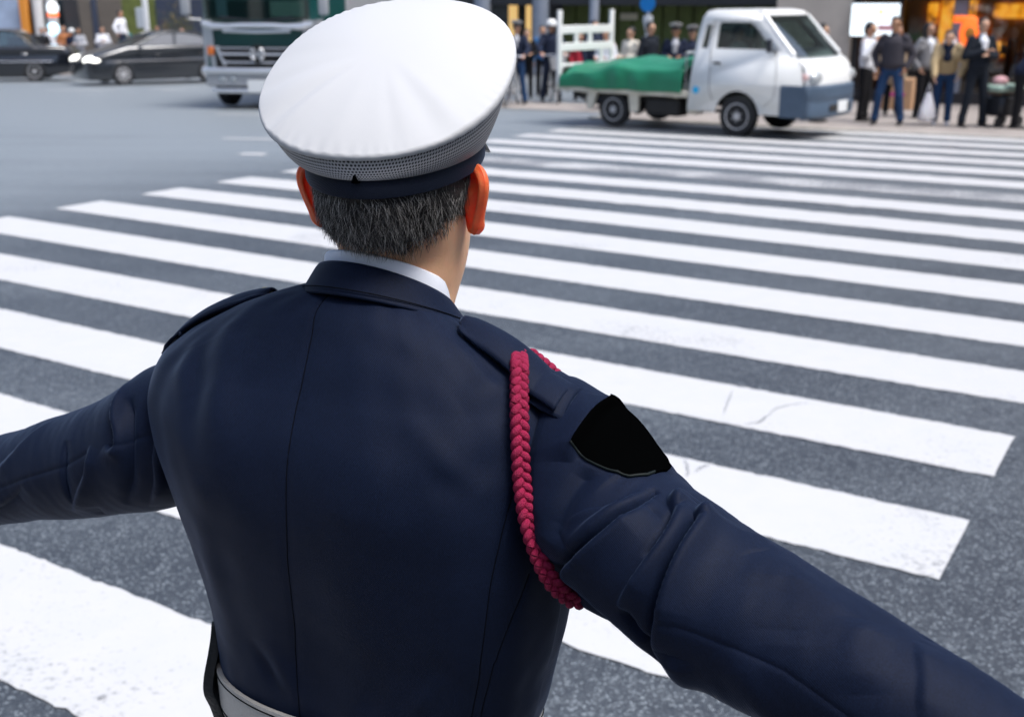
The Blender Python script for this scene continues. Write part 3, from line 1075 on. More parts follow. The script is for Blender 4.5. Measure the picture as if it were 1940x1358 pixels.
    # ---- shoulder straps
    def shoulder_top(s_, x, y):
        z = height_on_shoulder(x, y)
        Pc, rv, rh = SLEEVE['R' if s_ > 0 else 'L']
        xs_ = np.abs(Pc[:, 0])
        if abs(x) > xs_[0]:
            cy_, cz_, a_, b_ = (float(np.interp(abs(x), xs_, v)) for v in (Pc[:, 1], Pc[:, 2], rh, rv))
            e = 1-((y-cy_)/a_)**2
            if e > 0: z = max(z, cz_+b_*math.sqrt(e)+.003)
        return z

    for s_ in (1, -1):
        n = 40; m_ = 12
        rows = []
        x0, x1 = (.232, .113) if s_ > 0 else (-.262, -.128)
        for i in range(n):
            t = i/(n-1)
            x = x0+(x1-x0)*t
            hw = .0290-.005*t
            if t > .90: hw *= math.sqrt(max(0.0, 1-((t-.90)/.105)**2))
            row = []
            for j in range(m_):
                w = -1+2*j/(m_-1)
                yc = -0.004+.010*t
                y = yc+hw*w
                lift = .006 + .0125*math.sin(math.pi*min(1, .12+t*.75))
                z = max(shoulder_top(s_, x, y) + .004, shoulder_top(s_, x, yc) - .010*abs(w)**2.2 + lift)
                row.append((x, y, z))
            rows.append(row)
        ep = obj('epaulette', grid_mesh('epaulette', np.array(rows)), M['wool'], jacket, 180)
        md = ep.modifiers.new('t', 'SOLIDIFY'); md.thickness = .0032; md.offset = 1
        bx = x1+(x0-x1)*.10
        mb = MB()
        zb = height_on_shoulder(bx, .013)+.016
        mb.tube([(bx, .013, zb-.020), (bx, .013, zb-.0085)], .0055, 14)
        mb.disc((bx, .013, zb-.004), .0062, (-.25*s_, 0, 1), .0022, 20)
        mb.build('button', M['brass'], jacket, 60)
        # cross strap at the armhole that holds the shoulder strap down
        rows = []
        for i in range(24):
            w = -1+2*i/23
            y = .002+.034*w
            xx = (.222 if s_ > 0 else -.250)
            row = []
            for dx in (-.0165, -.016, -.005, .005, .016, .0165):
                x = xx+dx*1.0
                z = max(shoulder_top(s_, x, y)+.0060, shoulder_top(s_, x, .002)+.0115-.018*w*w) + (0 if abs(dx) < .0162 else -.004)
                row.append((x, y, z))
            rows.append(row)
        st = obj('strap_loop', grid_mesh('strap_loop', np.array(rows)), M['wool'], jacket, 180)
        md = st.modifiers.new('t', 'SOLIDIFY'); md.thickness = .002; md.offset = 1

    # ---- braided shoulder cord
    path = np.array([[0.150, 0.030, 1.530], [0.1660, 0.018, 1.531]] + [[0.1893, -0.0216, 1.5301], [0.1967, -0.0357, 1.5196], [0.2079, -0.0569, 1.4969], [0.2161, -0.0705, 1.4667], [0.2224, -0.0782, 1.4342], [0.2314, -0.0847, 1.4044], [0.2428, -0.0876, 1.3762], [0.2557, -0.087, 1.3522], [0.2679, -0.0804, 1.3358], [0.2772, -0.0675, 1.3251]] + [[.300, -.040, 1.325], [.285, .030, 1.335], [.262, .075, 1.375], [.228, .090, 1.430], [.190, .066, 1.490], [.172, .036, 1.522]])
    kk = np.linspace(0, len(path)-1, 900)
    cl = catmull(np.arange(len(path)), path, kk)
    ds = np.concatenate([[0], np.cumsum(np.linalg.norm(np.diff(cl, axis=0), axis=1))])
    tang = np.gradient(cl, axis=0); tang /= np.linalg.norm(tang, axis=1, keepdims=True)
    out = cl - np.array([.05, .0, 0]); out[:, 2] = 0
    axis_pt = np.stack([np.full(len(cl), .12), np.full(len(cl), .02), cl[:, 2]*0+1.38], -1)
    nrm = cl-axis_pt
    nrm -= (nrm*tang).sum(1)[:, None]*tang
    nrm /= np.linalg.norm(nrm, axis=1, keepdims=True)
    side = np.cross(tang, nrm)
    cord = MB()
    pitch = .0285
    for st_ in range(3):
        ph = 2*math.pi*st_/3
        a = 2*math.pi*ds/pitch + ph
        q = cl + side*(.0054*np.sin(a))[:, None] + nrm*(.0026*np.sin(2*a))[:, None]
        cord.tube([Vector(p) for p in q], .0039, 10)
    cd = cord.build('shoulder_cord', M['cord'], body, 180)
    tag(cd, 'crimson braided cord looped round the right shoulder')

    # ---- belt, holster strap
    def ringpts(z, grow, n=200):
        th = np.linspace(0, 2*np.pi, n, endpoint=False)
        Lz = np.interp(z, TORSO[:, 0], TOR_L)
        p = torso_pts(np.full(n, Lz), th)
        c = p.mean(0); d = p-c; d[:, 2] = 0
        d /= np.linalg.norm(d, axis=1, keepdims=True)
        return p+d*grow
    nb = 240
    thb = np.linspace(0, 2*np.pi, nb, endpoint=False)
    def beltring(dz, grow):
        z = np.full(nb, 1.092)
        for _ in range(4):
            p = torso_pts(np.interp(z, TORSO[:, 0], TOR_L), thb)
            z = 1.072 - .20*(p[:, 1]-.08) + dz
        p0 = torso_pts(np.interp(z-dz, TORSO[:, 0], TOR_L), thb)
        c = p0.mean(0); d = p0-c; d[:, 2] = 0; d /= np.linalg.norm(d, axis=1, keepdims=True)
        q = p0+d*grow; q[:, 2] = z
        return q
    hb_ = .024
    rows = [beltring(-hb_+.001, .003), beltring(-hb_, .0085), beltring(-hb_+.004, .009), beltring(hb_-.004, .009), beltring(hb_, .0085), beltring(hb_-.001, .003)]
    belt = obj('belt', grid_mesh('belt', np.array(rows), close_u=True), M['belt'], body, 50)
    tag(belt, 'pale leather belt round the waist')
    mb = MB()
    for dz in (-hb_+.005, hb_-.005):
        p = beltring(dz, .0093)
        mb.tube([Vector(q) for q in np.vstack([p, p[:1]])], .0008, 6)
    mb.build('stitching', M['seam'], belt, 180)
    # leather pouch strap standing off the left hip
    rows = []
    ex, ey = -.883, -.469
    for (z, o_, hw_) in [(1.180, -.003, .004), (1.167, -.001, .008), (1.147, .003, .016), (1.124, .0090, .022), (1.106, .0125, .026), (1.090, .0125, .028), (1.072, .009, .028), (1.052, .006, .026), (1.030, .005, .022)]:
        pb = torso_pts(np.array([np.interp(z, TORSO[:, 0], TOR_L)]), np.array([3.71]))[0]
        rows.append([(pb[0]+ex*o_-.469*hw_*w, pb[1]+ey*o_+.883*hw_*w, z-.004*w*w) for w in np.linspace(-1, 1, 14)])
    rows = catmull(np.arange(len(rows)), np.array(rows), np.linspace(0, len(rows)-1, 40))
    ho = obj('pouch', grid_mesh('pouch', rows), M['black_leather'], body, 180)
    md = ho.modifiers.new('t', 'SOLIDIFY'); md.thickness = .011; md.offset = 0
    bv = ho.modifiers.new('b', 'BEVEL'); bv.width = .003; bv.segments = 2
    tag(ho, 'black leather pouch hanging at the left hip')

    # ---- trousers and shoes
    mb = MB()
    mb.capsule((0, .008, 1.00), (0, .010, .90), .122, .128, 24, sx=1.42)
    for s_ in (1, -1):
        mb.capsule((s_*.098, .008, .92), (s_*.105, .02, .50), .108, .084, 20)
        mb.capsule((s_*.105, .02, .50), (s_*.115, -.002, .09), .082, .086, 20)
    tr = obj('trousers', remeshed(mb, 'trousers', 0.008, 6), M['trousers'], body, 180)
    for s_ in (1, -1):
        mb = MB()
        rows = []
        for (y, hw, z0_, z1_) in [(-.085, .022, .0, .055), (-.07, .034, .0, .085), (-.02, .038, .0, .095), (.05, .040, .0, .080), (.11, .048, .0, .058), (.165, .045, .0, .045), (.195, .025, .004, .032)]:
            ring = []
            for k in range(20):
                a = 2*math.pi*k/20
                zz = (z0_+z1_)/2+(z1_-z0_)/2*math.sin(a)
                ring.append((s_*.115+hw*math.copysign(abs(math.cos(a))**.8, math.cos(a)), y, zz))
            rows.append(ring)
        mb.loft(rows, True, True)
        mb.build('shoe', M['black_leather'], body, 60)

    # ---- hair: dark roots plus combed single strands, cut short at the nape
    def hairline(th):
        """lowest height of the hair at angle th (3pi/2 = back of the head)"""
        a = abs(((th-1.5*math.pi+math.pi) % (2*math.pi))-math.pi)
        if a < .55: return -.051+.006*(a/.55)**2
        if a < 1.05: return -.045+(a-.55)/.5*.019
        if a < 1.65: return -.026+(a-1.05)/.6*.024
        return .03
    rng = random.Random(5)
    nz, nth = 60, 120
    rows = []
    for i in range(nz):
        row = []
        for j in range(nth):
            th = 1.5*math.pi-1.72+3.44*j/(nth-1)
            z0 = hairline(th)+.009
            z = z0+(.0320+.17*.108*math.sin(th)-z0)*i/(nz-1)
            p = head_pts(np.array([z]), np.array([th]))[0]
            c = np.array([0, 0, z])
            d = p-c; d /= np.linalg.norm(d)
            thick = .0004+.0036*min(1, i/26)
            row.append(tuple(HEADM @ Vector(p+d*thick)))
        rows.append(row)
    hb = obj('hair', grid_mesh('hair', np.array(rows)), M['scalp'], body, 180)
    vs, fs = [], []
    def strand(pts, r0):
        b0 = len(vs)
        n = len(pts)
        for i, p in enumerate(pts):
            t = (pts[min(i+1, n-1)]-pts[max(i-1, 0)]).normalized()
            x = t.cross(Vector((0.3, 0.9, 0.31))).normalized(); y = t.cross(x)
            r = r0*(1-.75*i/(n-1))
            for k in range(3):
                a = 2.0944*k
                vs.append(p+x*(r*math.cos(a))+y*(r*math.sin(a)))
        for i in range(n-1):
            for k in range(3):
                k2 = (k+1) % 3
                fs.append((b0+3*i+k, b0+3*i+k2, b0+3*i+3+k2, b0+3*i+3+k))
    zt_ = np.linspace(-.22, .13, 500)
    St_ = catmull(HEAD_T[:, 0], HEAD_T, zt_).tolist()
    def Sz(z): return St_[min(499, max(0, int((z+.22)/.35*499)))]
    # locks of hair share a direction; every strand wanders a little about its lock
    locks = []
    for _ in range(420):
        th = 1.5*math.pi + rng.uniform(-1.7, 1.7)
        locks.append((th, rng.uniform(-.07, .05), rng.gauss(0, .38), rng.uniform(.12, .55), rng.uniform(.8, 1.25)))
    nst = 0
    while nst < 15000:
        lt, lz, ls, ll, lf = rng.choice(locks)
        th = lt + rng.gauss(0, .075); z = lz + rng.gauss(0, .006)
        a = th-1.5*math.pi
        if abs(a) > 1.68: continue
        z0 = hairline(th)
        if z < z0-.010 or z > .033+.17*.108*math.sin(th): continue
        if z < z0+.016 and rng.random() > ((z-z0+.010)/.026)**1.4: continue
        S = Sz(z)
        p = Vector((S[1]*math.cos(th), S[3]+S[2]*math.sin(th), z))
        d = Vector((p.x, p.y, 0)).normalized()
        side_ = Vector((-d.y, d.x, 0))
        sweep = -0.50*math.sin(a)*(1 if abs(a) > .5 else .5) + ls + rng.gauss(0, .20) + .6*math.exp(-((z-.02)/.03)**2)*math.exp(-((a-.25)/.35)**2)
        ln = (rng.uniform(.010, .022) if z > z0+.018 else rng.uniform(.003, .010))*lf
        pts = [p-d*.001]
        q = p.copy(); dirv = (Vector((0, 0, -1))+side_*sweep+d*ll*1.5).normalized()
        bend = rng.gauss(0, .16)
        for k in range(5):
            q = q+dirv*(ln/5)
            dirv = (dirv+Vector((0, 0, -.20))-d*.12+side_*bend).normalized()
            S = Sz(q.z)
            e = math.hypot(q.x/S[1], (q.y-S[3])/S[2])
            if e < 1.03:
                f = 1.03/max(e, .2)
                q = Vector((q.x*f, S[3]+(q.y-S[3])*f, q.z))
            pts.append(q.copy())
        strand([HEADM @ v for v in pts], rng.uniform(.00017, .00031))
        nst += 1
    st = obj('hair_strands', mesh_from('hair_strands', vs, fs), M['hair'], hb, 180)

    # ---- eyes and brows
    for s_ in (1, -1):
        mb = MB(); mb.ball(HEADM @ Vector((s_*.032, .0795, .000)), 1.0, (.0125, .0105, .0085), 16)
        ey_ = mb.build('eye', M['shirt'], body, 60)
        mb = MB(); mb.ball(HEADM @ Vector((s_*.032, .0880, .000)), 1.0, (.0055, .0028, .0055), 14); mb.build('iris', M['scalp'], ey_, 60)
        mb = MB(); mb.tube([HEADM @ Vector((s_*x_, y_, z_)) for x_, y_, z_ in ((.016, .099, .020), (.032, .0955, .0245), (.050, .0820, .021))], [.0022, .0034, .0016], 8, flat=.7); mb.build('eyebrow', M['scalp'], body, 60)
    # ---- cap, built in the head's frame
    cap = empty('cap', (0, 0, 0))
    cap.parent = body
    cap.matrix_local = HEADM
    nphi = 300
    ph = np.linspace(0, 2*np.pi, nphi, endpoint=False)
    TAU = R(30.2)
    cc = np.array([-.0060, .000, .1195])
    rx, ry = .1262, .1370
    ct_, st_ = math.cos(TAU), math.sin(TAU)
    def disc_pt(x, y, h): return np.array([cc[0]+x, cc[1]+y*ct_-h*st_, cc[2]+y*st_+h*ct_])
    # slightly squared oval outline
    def sq(c): return math.copysign(abs(c)**(2/2.22), c)
    def ringD(r, h):
        return np.array([disc_pt(rx*r*sq(math.cos(a)), ry*r*sq(math.sin(a)), h(r, a) if callable(h) else h) for a in ph])
    rngw = np.random.RandomState(3)
    folds = [(3.40, .10, -.0016), (3.62, .14, .0030), (3.90, .07, -.0026), (4.02, .10, .0020), (4.60, .10, .0012), (5.05, .07, -.0010), (5.42, .12, -.0018), (5.60, .10, .0014), (3.05, .12, -.0012), (1.8, .3, -.001)]
    def top(r, a):
        h = .024*(1-r**2.2)
        for (a0, w, amp) in folds:
            dd = abs((a-a0+math.pi) % (2*math.pi)-math.pi)
            dd2 = dd/(w*(1.9-.9*r))
            h += amp*1.25*math.exp(-dd2**2)*max(0, (r-.18)/.82)**1.1*math.sin(math.pi*min(1, r*.80+.19))**.5
        h += .0006*math.sin(67*a+4*math.sin(5*a))*(.5+.5*math.sin(3*a+1))*max(0, (r-.88)/.12)
        return h
    rows = [ringD(r, top) for r in np.concatenate([np.linspace(.0004, .9, 44), np.linspace(.92, .985, 8)])]
    def roll(a): return 1.0+.6*(1-max(0.0, -math.sin(a))**2.0)
    for (r, h) in [(.997, -.0008), (1.0, -.0022), (1.0, -.0036), (.997, -.0050), (.988, -.0060), (.972, -.0066)]:
        rows.append(np.array([disc_pt(rx*(r-.012*(roll(a)-1)*(-h/.01))*sq(math.cos(a)), ry*(r-.012*(roll(a)-1)*(-h/.01))*sq(math.sin(a)), h*roll(a)+.0003*math.sin(61*a+3*math.sin(7*a))) for a in ph]))
    cr = obj('crown', grid_mesh('crown', np.array(rows), close_u=True), M['cap_white'], cap, 180)
    tag(cr, 'white cotton crown')
    def bandring(a_, b_, zc, tilt, cy=.002):
        return np.array([(a_*math.cos(t), cy+b_*math.sin(t), zc+tilt*b_*math.sin(t)) for t in ph])
    rim = np.array([disc_pt(rx*(.980-.012*(roll(a)-1))*sq(math.cos(a)), ry*(.980-.012*(roll(a)-1))*sq(math.sin(a)), -.0056*roll(a)) for a in ph])
    bt = bandring(.0900, .1125, .0470, .17)
    rows = []
    for t in np.linspace(0, 1, 16):
        q = rim*(1-t)+bt*t
        q[:, 2] -= .006*math.sin(math.pi*t)
        rows.append(q)
    mbnd = obj('mesh_band', grid_mesh('mesh_band', np.array(rows), close_u=True), M['cap_mesh'], cap, 180)
    tag(mbnd, 'grey perforated mesh under the crown')
    rows = []
    for (g, dz) in [(-.002, .0185), (0, .0185), (.0008, .017), (.0012, .010), (.0008, .002), (.0, .0), (-.003, .0)]:
        rows.append(bandring(.0870+g, .1095+g, .0290+dz-.0, .17))
    hb2 = obj('head_band', grid_mesh('head_band', np.array(rows), close_u=True), M['wool_dark'], cap, 60)
    # slit at the back where the mesh ends meet
    mb = MB()
    yb = -.1140
    mb.loft([[(-.0034, yb, .0258), (.0034, yb, .0258), (.0003, yb-.0025, .0335), (-.0003, yb-.0025, .0335)], [(-.0034, yb+.006, .0258), (.0034, yb+.006, .0258), (.0003, yb+.003, .0335), (-.0003, yb+.003, .0335)]], True, True)
    mb.build('slit', M['black_satin'], cap, 0)
    # polished peak at the front
    rows = []
    for t in np.linspace(0, 1, 12):
        row = []
        for a in np.linspace(.35, math.pi-.35, 50):
            e = math.sin((a-.35)/(math.pi-.7)*math.pi)**.6
            row.append((.0845*math.cos(a)*(1+.12*t*e), .002+.1045*math.sin(a)+.052*t*e, .046-.030*t*e+.012*math.sin(a)-.008*t*abs(math.cos(a))))
        rows.append(row)
    pk = obj('peak', grid_mesh('peak', np.array(rows)), M['black_leather'], cap, 180)
    md = pk.modifiers.new('t', 'SOLIDIFY'); md.thickness = .002
    return body


officer = build_officer()
# ================================================================== the setting: carriageway and markings
def sheet(name, xs, ys, m, dz=0.0, kind='structure'):
    P = np.array([[(x, y, gz(y)+dz) for x in xs] for y in ys])
    o = obj(name, grid_mesh(name, P), m, None, 180)
    return tag(o, kind=kind)


ys = list(np.arange(-40, 9, 4.0)) + list(np.arange(9, 62, 1.0)) + [70, 100, 200, 400, 800]
xs = [-800, -300, -120] + list(np.arange(-80, 81, 10.0)) + [120, 300, 800]
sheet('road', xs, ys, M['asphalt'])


def strip(name, pts_l, pts_r, m, dz, jit=0.0, seed=0, kind='structure', label=None, cat=None, group=None):
    """a painted strip between two borders given as (x, y) lists of equal length"""
    rg = random.Random(seed)
    n = len(pts_l)
    k = 8
    P = []
    for i in range(n):
        row = []
        for j in range(k):
            t = j/(k-1)
            x = pts_l[i][0]*(1-t)+pts_r[i][0]*t
            y = pts_l[i][1]*(1-t)+pts_r[i][1]*t
            if jit and j in (0, k-1):
                x += rg.gauss(0, jit); y += rg.gauss(0, jit)
            row.append((x, y, gz(y)+dz))
        P.append(row)
    o = obj(name, grid_mesh(name, np.array(P)), m, None, 180)
    return tag(o, label, cat, group, kind)


S_V0, S_P, S_W = 1.631, 1.0093, 0.528
for k in range(-3, 17):
    v0 = S_V0 + k*S_P
    v1 = v0 + S_W
    n = 260 if k < 6 else 80
    us = np.linspace(-9.11, -0.567, n)
    if k < 0: us = np.linspace(-9.11, -0.567, 160)
    strip('zebra_bar', [uv(u, v0) for u in us], [uv(u, v1) for u in us], M['paint_worn'] if k == 10 else M['paint'], .004, .0035 if k < 8 else .01, seed=k+50)


# cracks across two of the near bars at the right
def crack(pts, w, seed):
    rg = random.Random(seed)
    L_, R_ = [], []
    n = 40
    a = np.array(pts); q = catmull(np.arange(len(a)), a, np.linspace(0, len(a)-1, n))
    for i in range(n):
        t = q[min(i+1, n-1)]-q[max(i-1, 0)]; t = t/np.linalg.norm(t); nn = np.array([-t[1], t[0]])
        ww = .6*w*(.25+.75*math.sin(math.pi*(i+.5)/n))*rg.uniform(.5, 1.5); c = q[i]+nn*rg.gauss(0, w*.5)
        L_.append(tuple(c+nn*ww)); R_.append(tuple(c-nn*ww))
    strip('road_crack', L_, R_, M['crack'], .0062, 0, seed)


M['crack'] = mat('road_crack', (.30, .31, .325), rough=.9, var=.4, vscale=30)
crack([(1.096, 5.319), (1.038, 5.141), (0.996, 4.996)], 0.006, 0)
crack([(1.115, 4.851), (1.198, 4.975), (1.255, 5.068), (1.343, 5.119), (1.426, 5.149)], 0.007, 1)
crack([(1.064, 4.857), (1.143, 4.891), (1.187, 4.961)], 0.008, 2)
crack([(0.728, 4.44), (0.728, 4.339), (0.71, 4.257)], 0.007, 3)
crack([(0.756, 4.306), (0.796, 4.366), (0.827, 4.377)], 0.01, 4)
crack([(-1.686, 8.567), (-1.488, 8.722), (-1.26, 8.567)], 0.01, 5)
crack([(-1.152, 2.716), (-1.142, 2.731), (-1.129, 2.736)], .012, 9)


# ================================================================== unseen blocks behind and beside the camera, added to shut out low sky
def tower(name, x, y, w, d, h, rz, m_wall, m_glass, label, floors=8, bays=6, cat='building', base=None):
    z0 = gz(y) if base is None else base
    t = empty(name, (x, y, z0), rz, label, cat)
    MB().box((0, 0, h/2), (w, d, h)).build('wall', m_wall, t)
    fh = h/floors
    wm = MB()
    for f in range(floors):
        for b in range(bays):
            bw = w/bays
            for s_ in (-1, 1):
                wm.box((-w/2+bw*(b+.5), s_*d/2, fh*(f+.52)), (bw*.72, .12, fh*.58))
    o = wm.build('window', m_glass, t)
    o['kind'] = 'stuff'
    MB().box((0, 0, h+.4), (w+.5, d+.5, .8), bev=.05).build('roof', m_wall, t)
    return t


M['facade_a'] = mat('facade_concrete', (0.26, 0.25, 0.24), rough=0.85, var=0.15, vscale=0.6)
M['facade_b'] = mat('facade_tile', (0.20, 0.16, 0.13), rough=0.7, var=0.15, vscale=0.8)
M['window_glass'] = mat('window_glass', (0.02, 0.03, 0.04), rough=0.08, spec=0.6)
tower('sky_blocker_building', -6, -42, 44, 14, 26, 0, M['facade_a'], M['window_glass'], 'unseen concrete block behind the crossing, added to cut low sky light', 9, 12)
tower('sky_blocker_building', 40, -12, 40, 14, 24, R(58), M['facade_b'], M['window_glass'], 'unseen brown tiled block right of the crossing, added to cut low sky light', 8, 10)
tower('sky_blocker_building', -42, -12, 36, 14, 24, R(-62), M['facade_a'], M['window_glass'], 'unseen concrete block left of the crossing, added to cut low sky light', 8, 10)


# ================================================================== vehicles
def glass_mat(name, tint, refl=0.10):
    m = bpy.data.materials.new(name)
    m.use_nodes = True
    nt = m.node_tree
    nt.nodes.remove(nt.nodes['Principled BSDF'])
    out = nt.nodes['Material Output']
    tr = N(nt, 'ShaderNodeBsdfTransparent'); tr.inputs[0].default_value = (*tint, 1)
    gl = N(nt, 'ShaderNodeBsdfGlossy'); gl.inputs['Roughness'].default_value = 0.03
    lw = N(nt, 'ShaderNodeLayerWeight'); lw.inputs['Blend'].default_value = 0.25
    f = math_node(nt, 'MULTIPLY_ADD', lw.outputs['Facing'], 0.45, refl)
    mx = N(nt, 'ShaderNodeMixShader')
    nt.links.new(f, mx.inputs[0]); nt.links.new(tr.outputs[0], mx.inputs[1]); nt.links.new(gl.outputs[0], mx.inputs[2])
    nt.links.new(mx.outputs[0], out.inputs['Surface'])
    return m


M['glass'] = glass_mat('tinted_glass', (0.58, 0.68, 0.65), 0.14)
M['glass_dark'] = glass_mat('dark_glass', (0.22, 0.31, 0.30), 0.22)
M['glass_clear'] = glass_mat('shop_glass', (0.80, 0.82, 0.80), 0.05)
M['car_white'] = mat('white_enamel', (0.80, 0.81, 0.80), rough=0.35, coat=0.3, var=0.04, vscale=3)
M['cream'] = mat('weathered_cream_paint', (0.62, 0.58, 0.48), rough=0.55, var=0.18, vscale=7)
M['car_black'] = mat('black_car_paint', (0.006, 0.007, 0.010), rough=0.12, coat=1.0)
M['car_charcoal'] = mat('charcoal_car_paint', (0.030, 0.034, 0.040), rough=0.16, metal=0.35, coat=1.0)
M['bumper'] = mat('slate_bumper_plastic', (0.065, 0.10, 0.15), rough=0.5, var=0.1, vscale=8)
M['rubber'] = mat('tyre_rubber', (0.016, 0.016, 0.018), rough=0.85, bump=0.4, bscale=80)
M['steel'] = mat('wheel_steel', (0.50, 0.50, 0.51), rough=0.45, metal=0.15)
M['chassis'] = mat('chassis_black', (0.018, 0.017, 0.017), rough=0.75, var=0.3, vscale=10)
M['chrome'] = mat('chrome', (0.85, 0.86, 0.88), rough=0.30, metal=0.85)
M['silver'] = mat('silver_paint', (0.50, 0.51, 0.53), rough=0.35, metal=0.4)
M['truck_green'] = mat('dark_green_enamel', (0.004, 0.065, 0.062), rough=0.3, coat=0.6)
M['tarp'] = mat('green_tarpaulin', (0.010, 0.175, 0.088), rough=0.42, spec=0.5, var=0.12, vscale=5, bump=0.3, bscale=60)
M['lens'] = mat('clear_lamp', (0.52, 0.55, 0.56), rough=0.06, spec=0.9, metal=0.3)
M['amber'] = mat('amber_lamp', (0.85, 0.20, 0.02), rough=0.2, coat=0.5)
M['red_lamp'] = mat('red_lamp', (0.5, 0.02, 0.02), rough=0.2, coat=0.5)
M['plate'] = mat('number_plate', (0.78, 0.80, 0.80), rough=0.4)
M['plate_ink'] = mat('plate_ink', (0.03, 0.12, 0.06), rough=0.5)
M['seat'] = mat('seat_cloth', (0.05, 0.055, 0.06), rough=0.9)
M['blue_dot'] = mat('blue_sticker', (0.01, 0.42, 0.75), rough=0.4)
M['mirror_black'] = mat('mirror_plastic', (0.012, 0.015, 0.022), rough=0.45)
M['headlamp_lit'] = mat('lit_headlamp', (0.9, 0.9, 0.88), rough=0.1, emit=(1.0, 0.97, 0.88), estr=1.6)


def lathe(mb, prof, c, axis='y', seg=36):
    """prof: list of (radius, offset along axis)"""
    rings = []
    for r, o_ in prof:
        ring = []
        for k in range(seg):
            a = 2*math.pi*k/seg
            if axis == 'y': ring.append((c[0]+r*math.cos(a), c[1]+o_, c[2]+r*math.sin(a)))
            elif axis == 'x': ring.append((c[0]+o_, c[1]+r*math.cos(a), c[2]+r*math.sin(a)))
            else: ring.append((c[0]+r*math.cos(a), c[1]+r*math.sin(a), c[2]+o_))
        rings.append(ring)
    return mb.loft(rings, True, True)


def wheel(parent, c, r, w, side, rim_m, spokes=0):
    """tyre with its rim as a sub-part; side = -1 when the outer face looks to -y"""
    t = MB()
    h = w/2
    lathe(t, [(r*.62, -h*.85), (r*.70, -h), (r*.90, -h), (r*.985, -h*.72), (r, -h*.35), (r, h*.35), (r*.985, h*.72), (r*.90, h), (r*.70, h), (r*.62, h*.85)], c, 'y', 40)
    ty = t.build('wheel', M['rubber'], parent, 40)
    m = MB()
    o = side
    lathe(m, [(r*.64, -o*h*.3), (r*.66, o*h*.92), (r*.61, o*h*.96), (r*.56, o*h*.70), (r*.44, o*h*.62), (r*.32, o*h*.78), (r*.20, o*h*.80), (r*.17, o*h*1.02), (r*.05, o*h*1.04)], c, 'y', 40)
    if spokes:
        for k in range(spokes):
            a = 2*math.pi*k/spokes
            m.box((c[0]+r*.38*math.cos(a), c[1]+o*h*.86, c[2]+r*.38*math.sin(a)), (r*.42, .03, r*.13), Matrix.Rotation(-a, 4, 'Y'), bev=.008)
    else:
        for k in range(6):
            a = 2*math.pi*(k+.5)/6
            m.disc((c[0]+r*.27*math.cos(a), c[1]+o*h*.84, c[2]+r*.27*math.sin(a)), r*.03, (0, 1, 0), .03, 10)
    m.build('rim', rim_m, ty, 40)
    return ty


def arc(cx, cz, r, a0, a1, n):
    return [(cx+r*math.cos(R(a0+(a1-a0)*i/(n-1))), cz+r*math.sin(R(a0+(a1-a0)*i/(n-1)))) for i in range(n)]


def strip_surf(prof, width, curve, ny=15, closed=False):
    """surface swept across the vehicle: prof [(x, z)], width(z) half width, curve(x, z) how far the outer edge falls back"""
    P = []
    for (x, z) in prof:
        row = []
        for j in range(ny):
            t = -1+2*j/(ny-1)
            row.append((x-curve(x, z)*abs(t)**3.5, t*width(z), z))
        P.append(row)
    return np.array(P)


def plate(parent, c, rz, w, h, marks=True):
    """number plate facing +x of its rotated frame"""
    mb = MB(); rot = Matrix.Rotation(rz, 4, 'Z')
    mb.box(c, (.014, w, h), rot, bev=.004)
    p = mb.build('number_plate', M['plate'], parent)
    return p


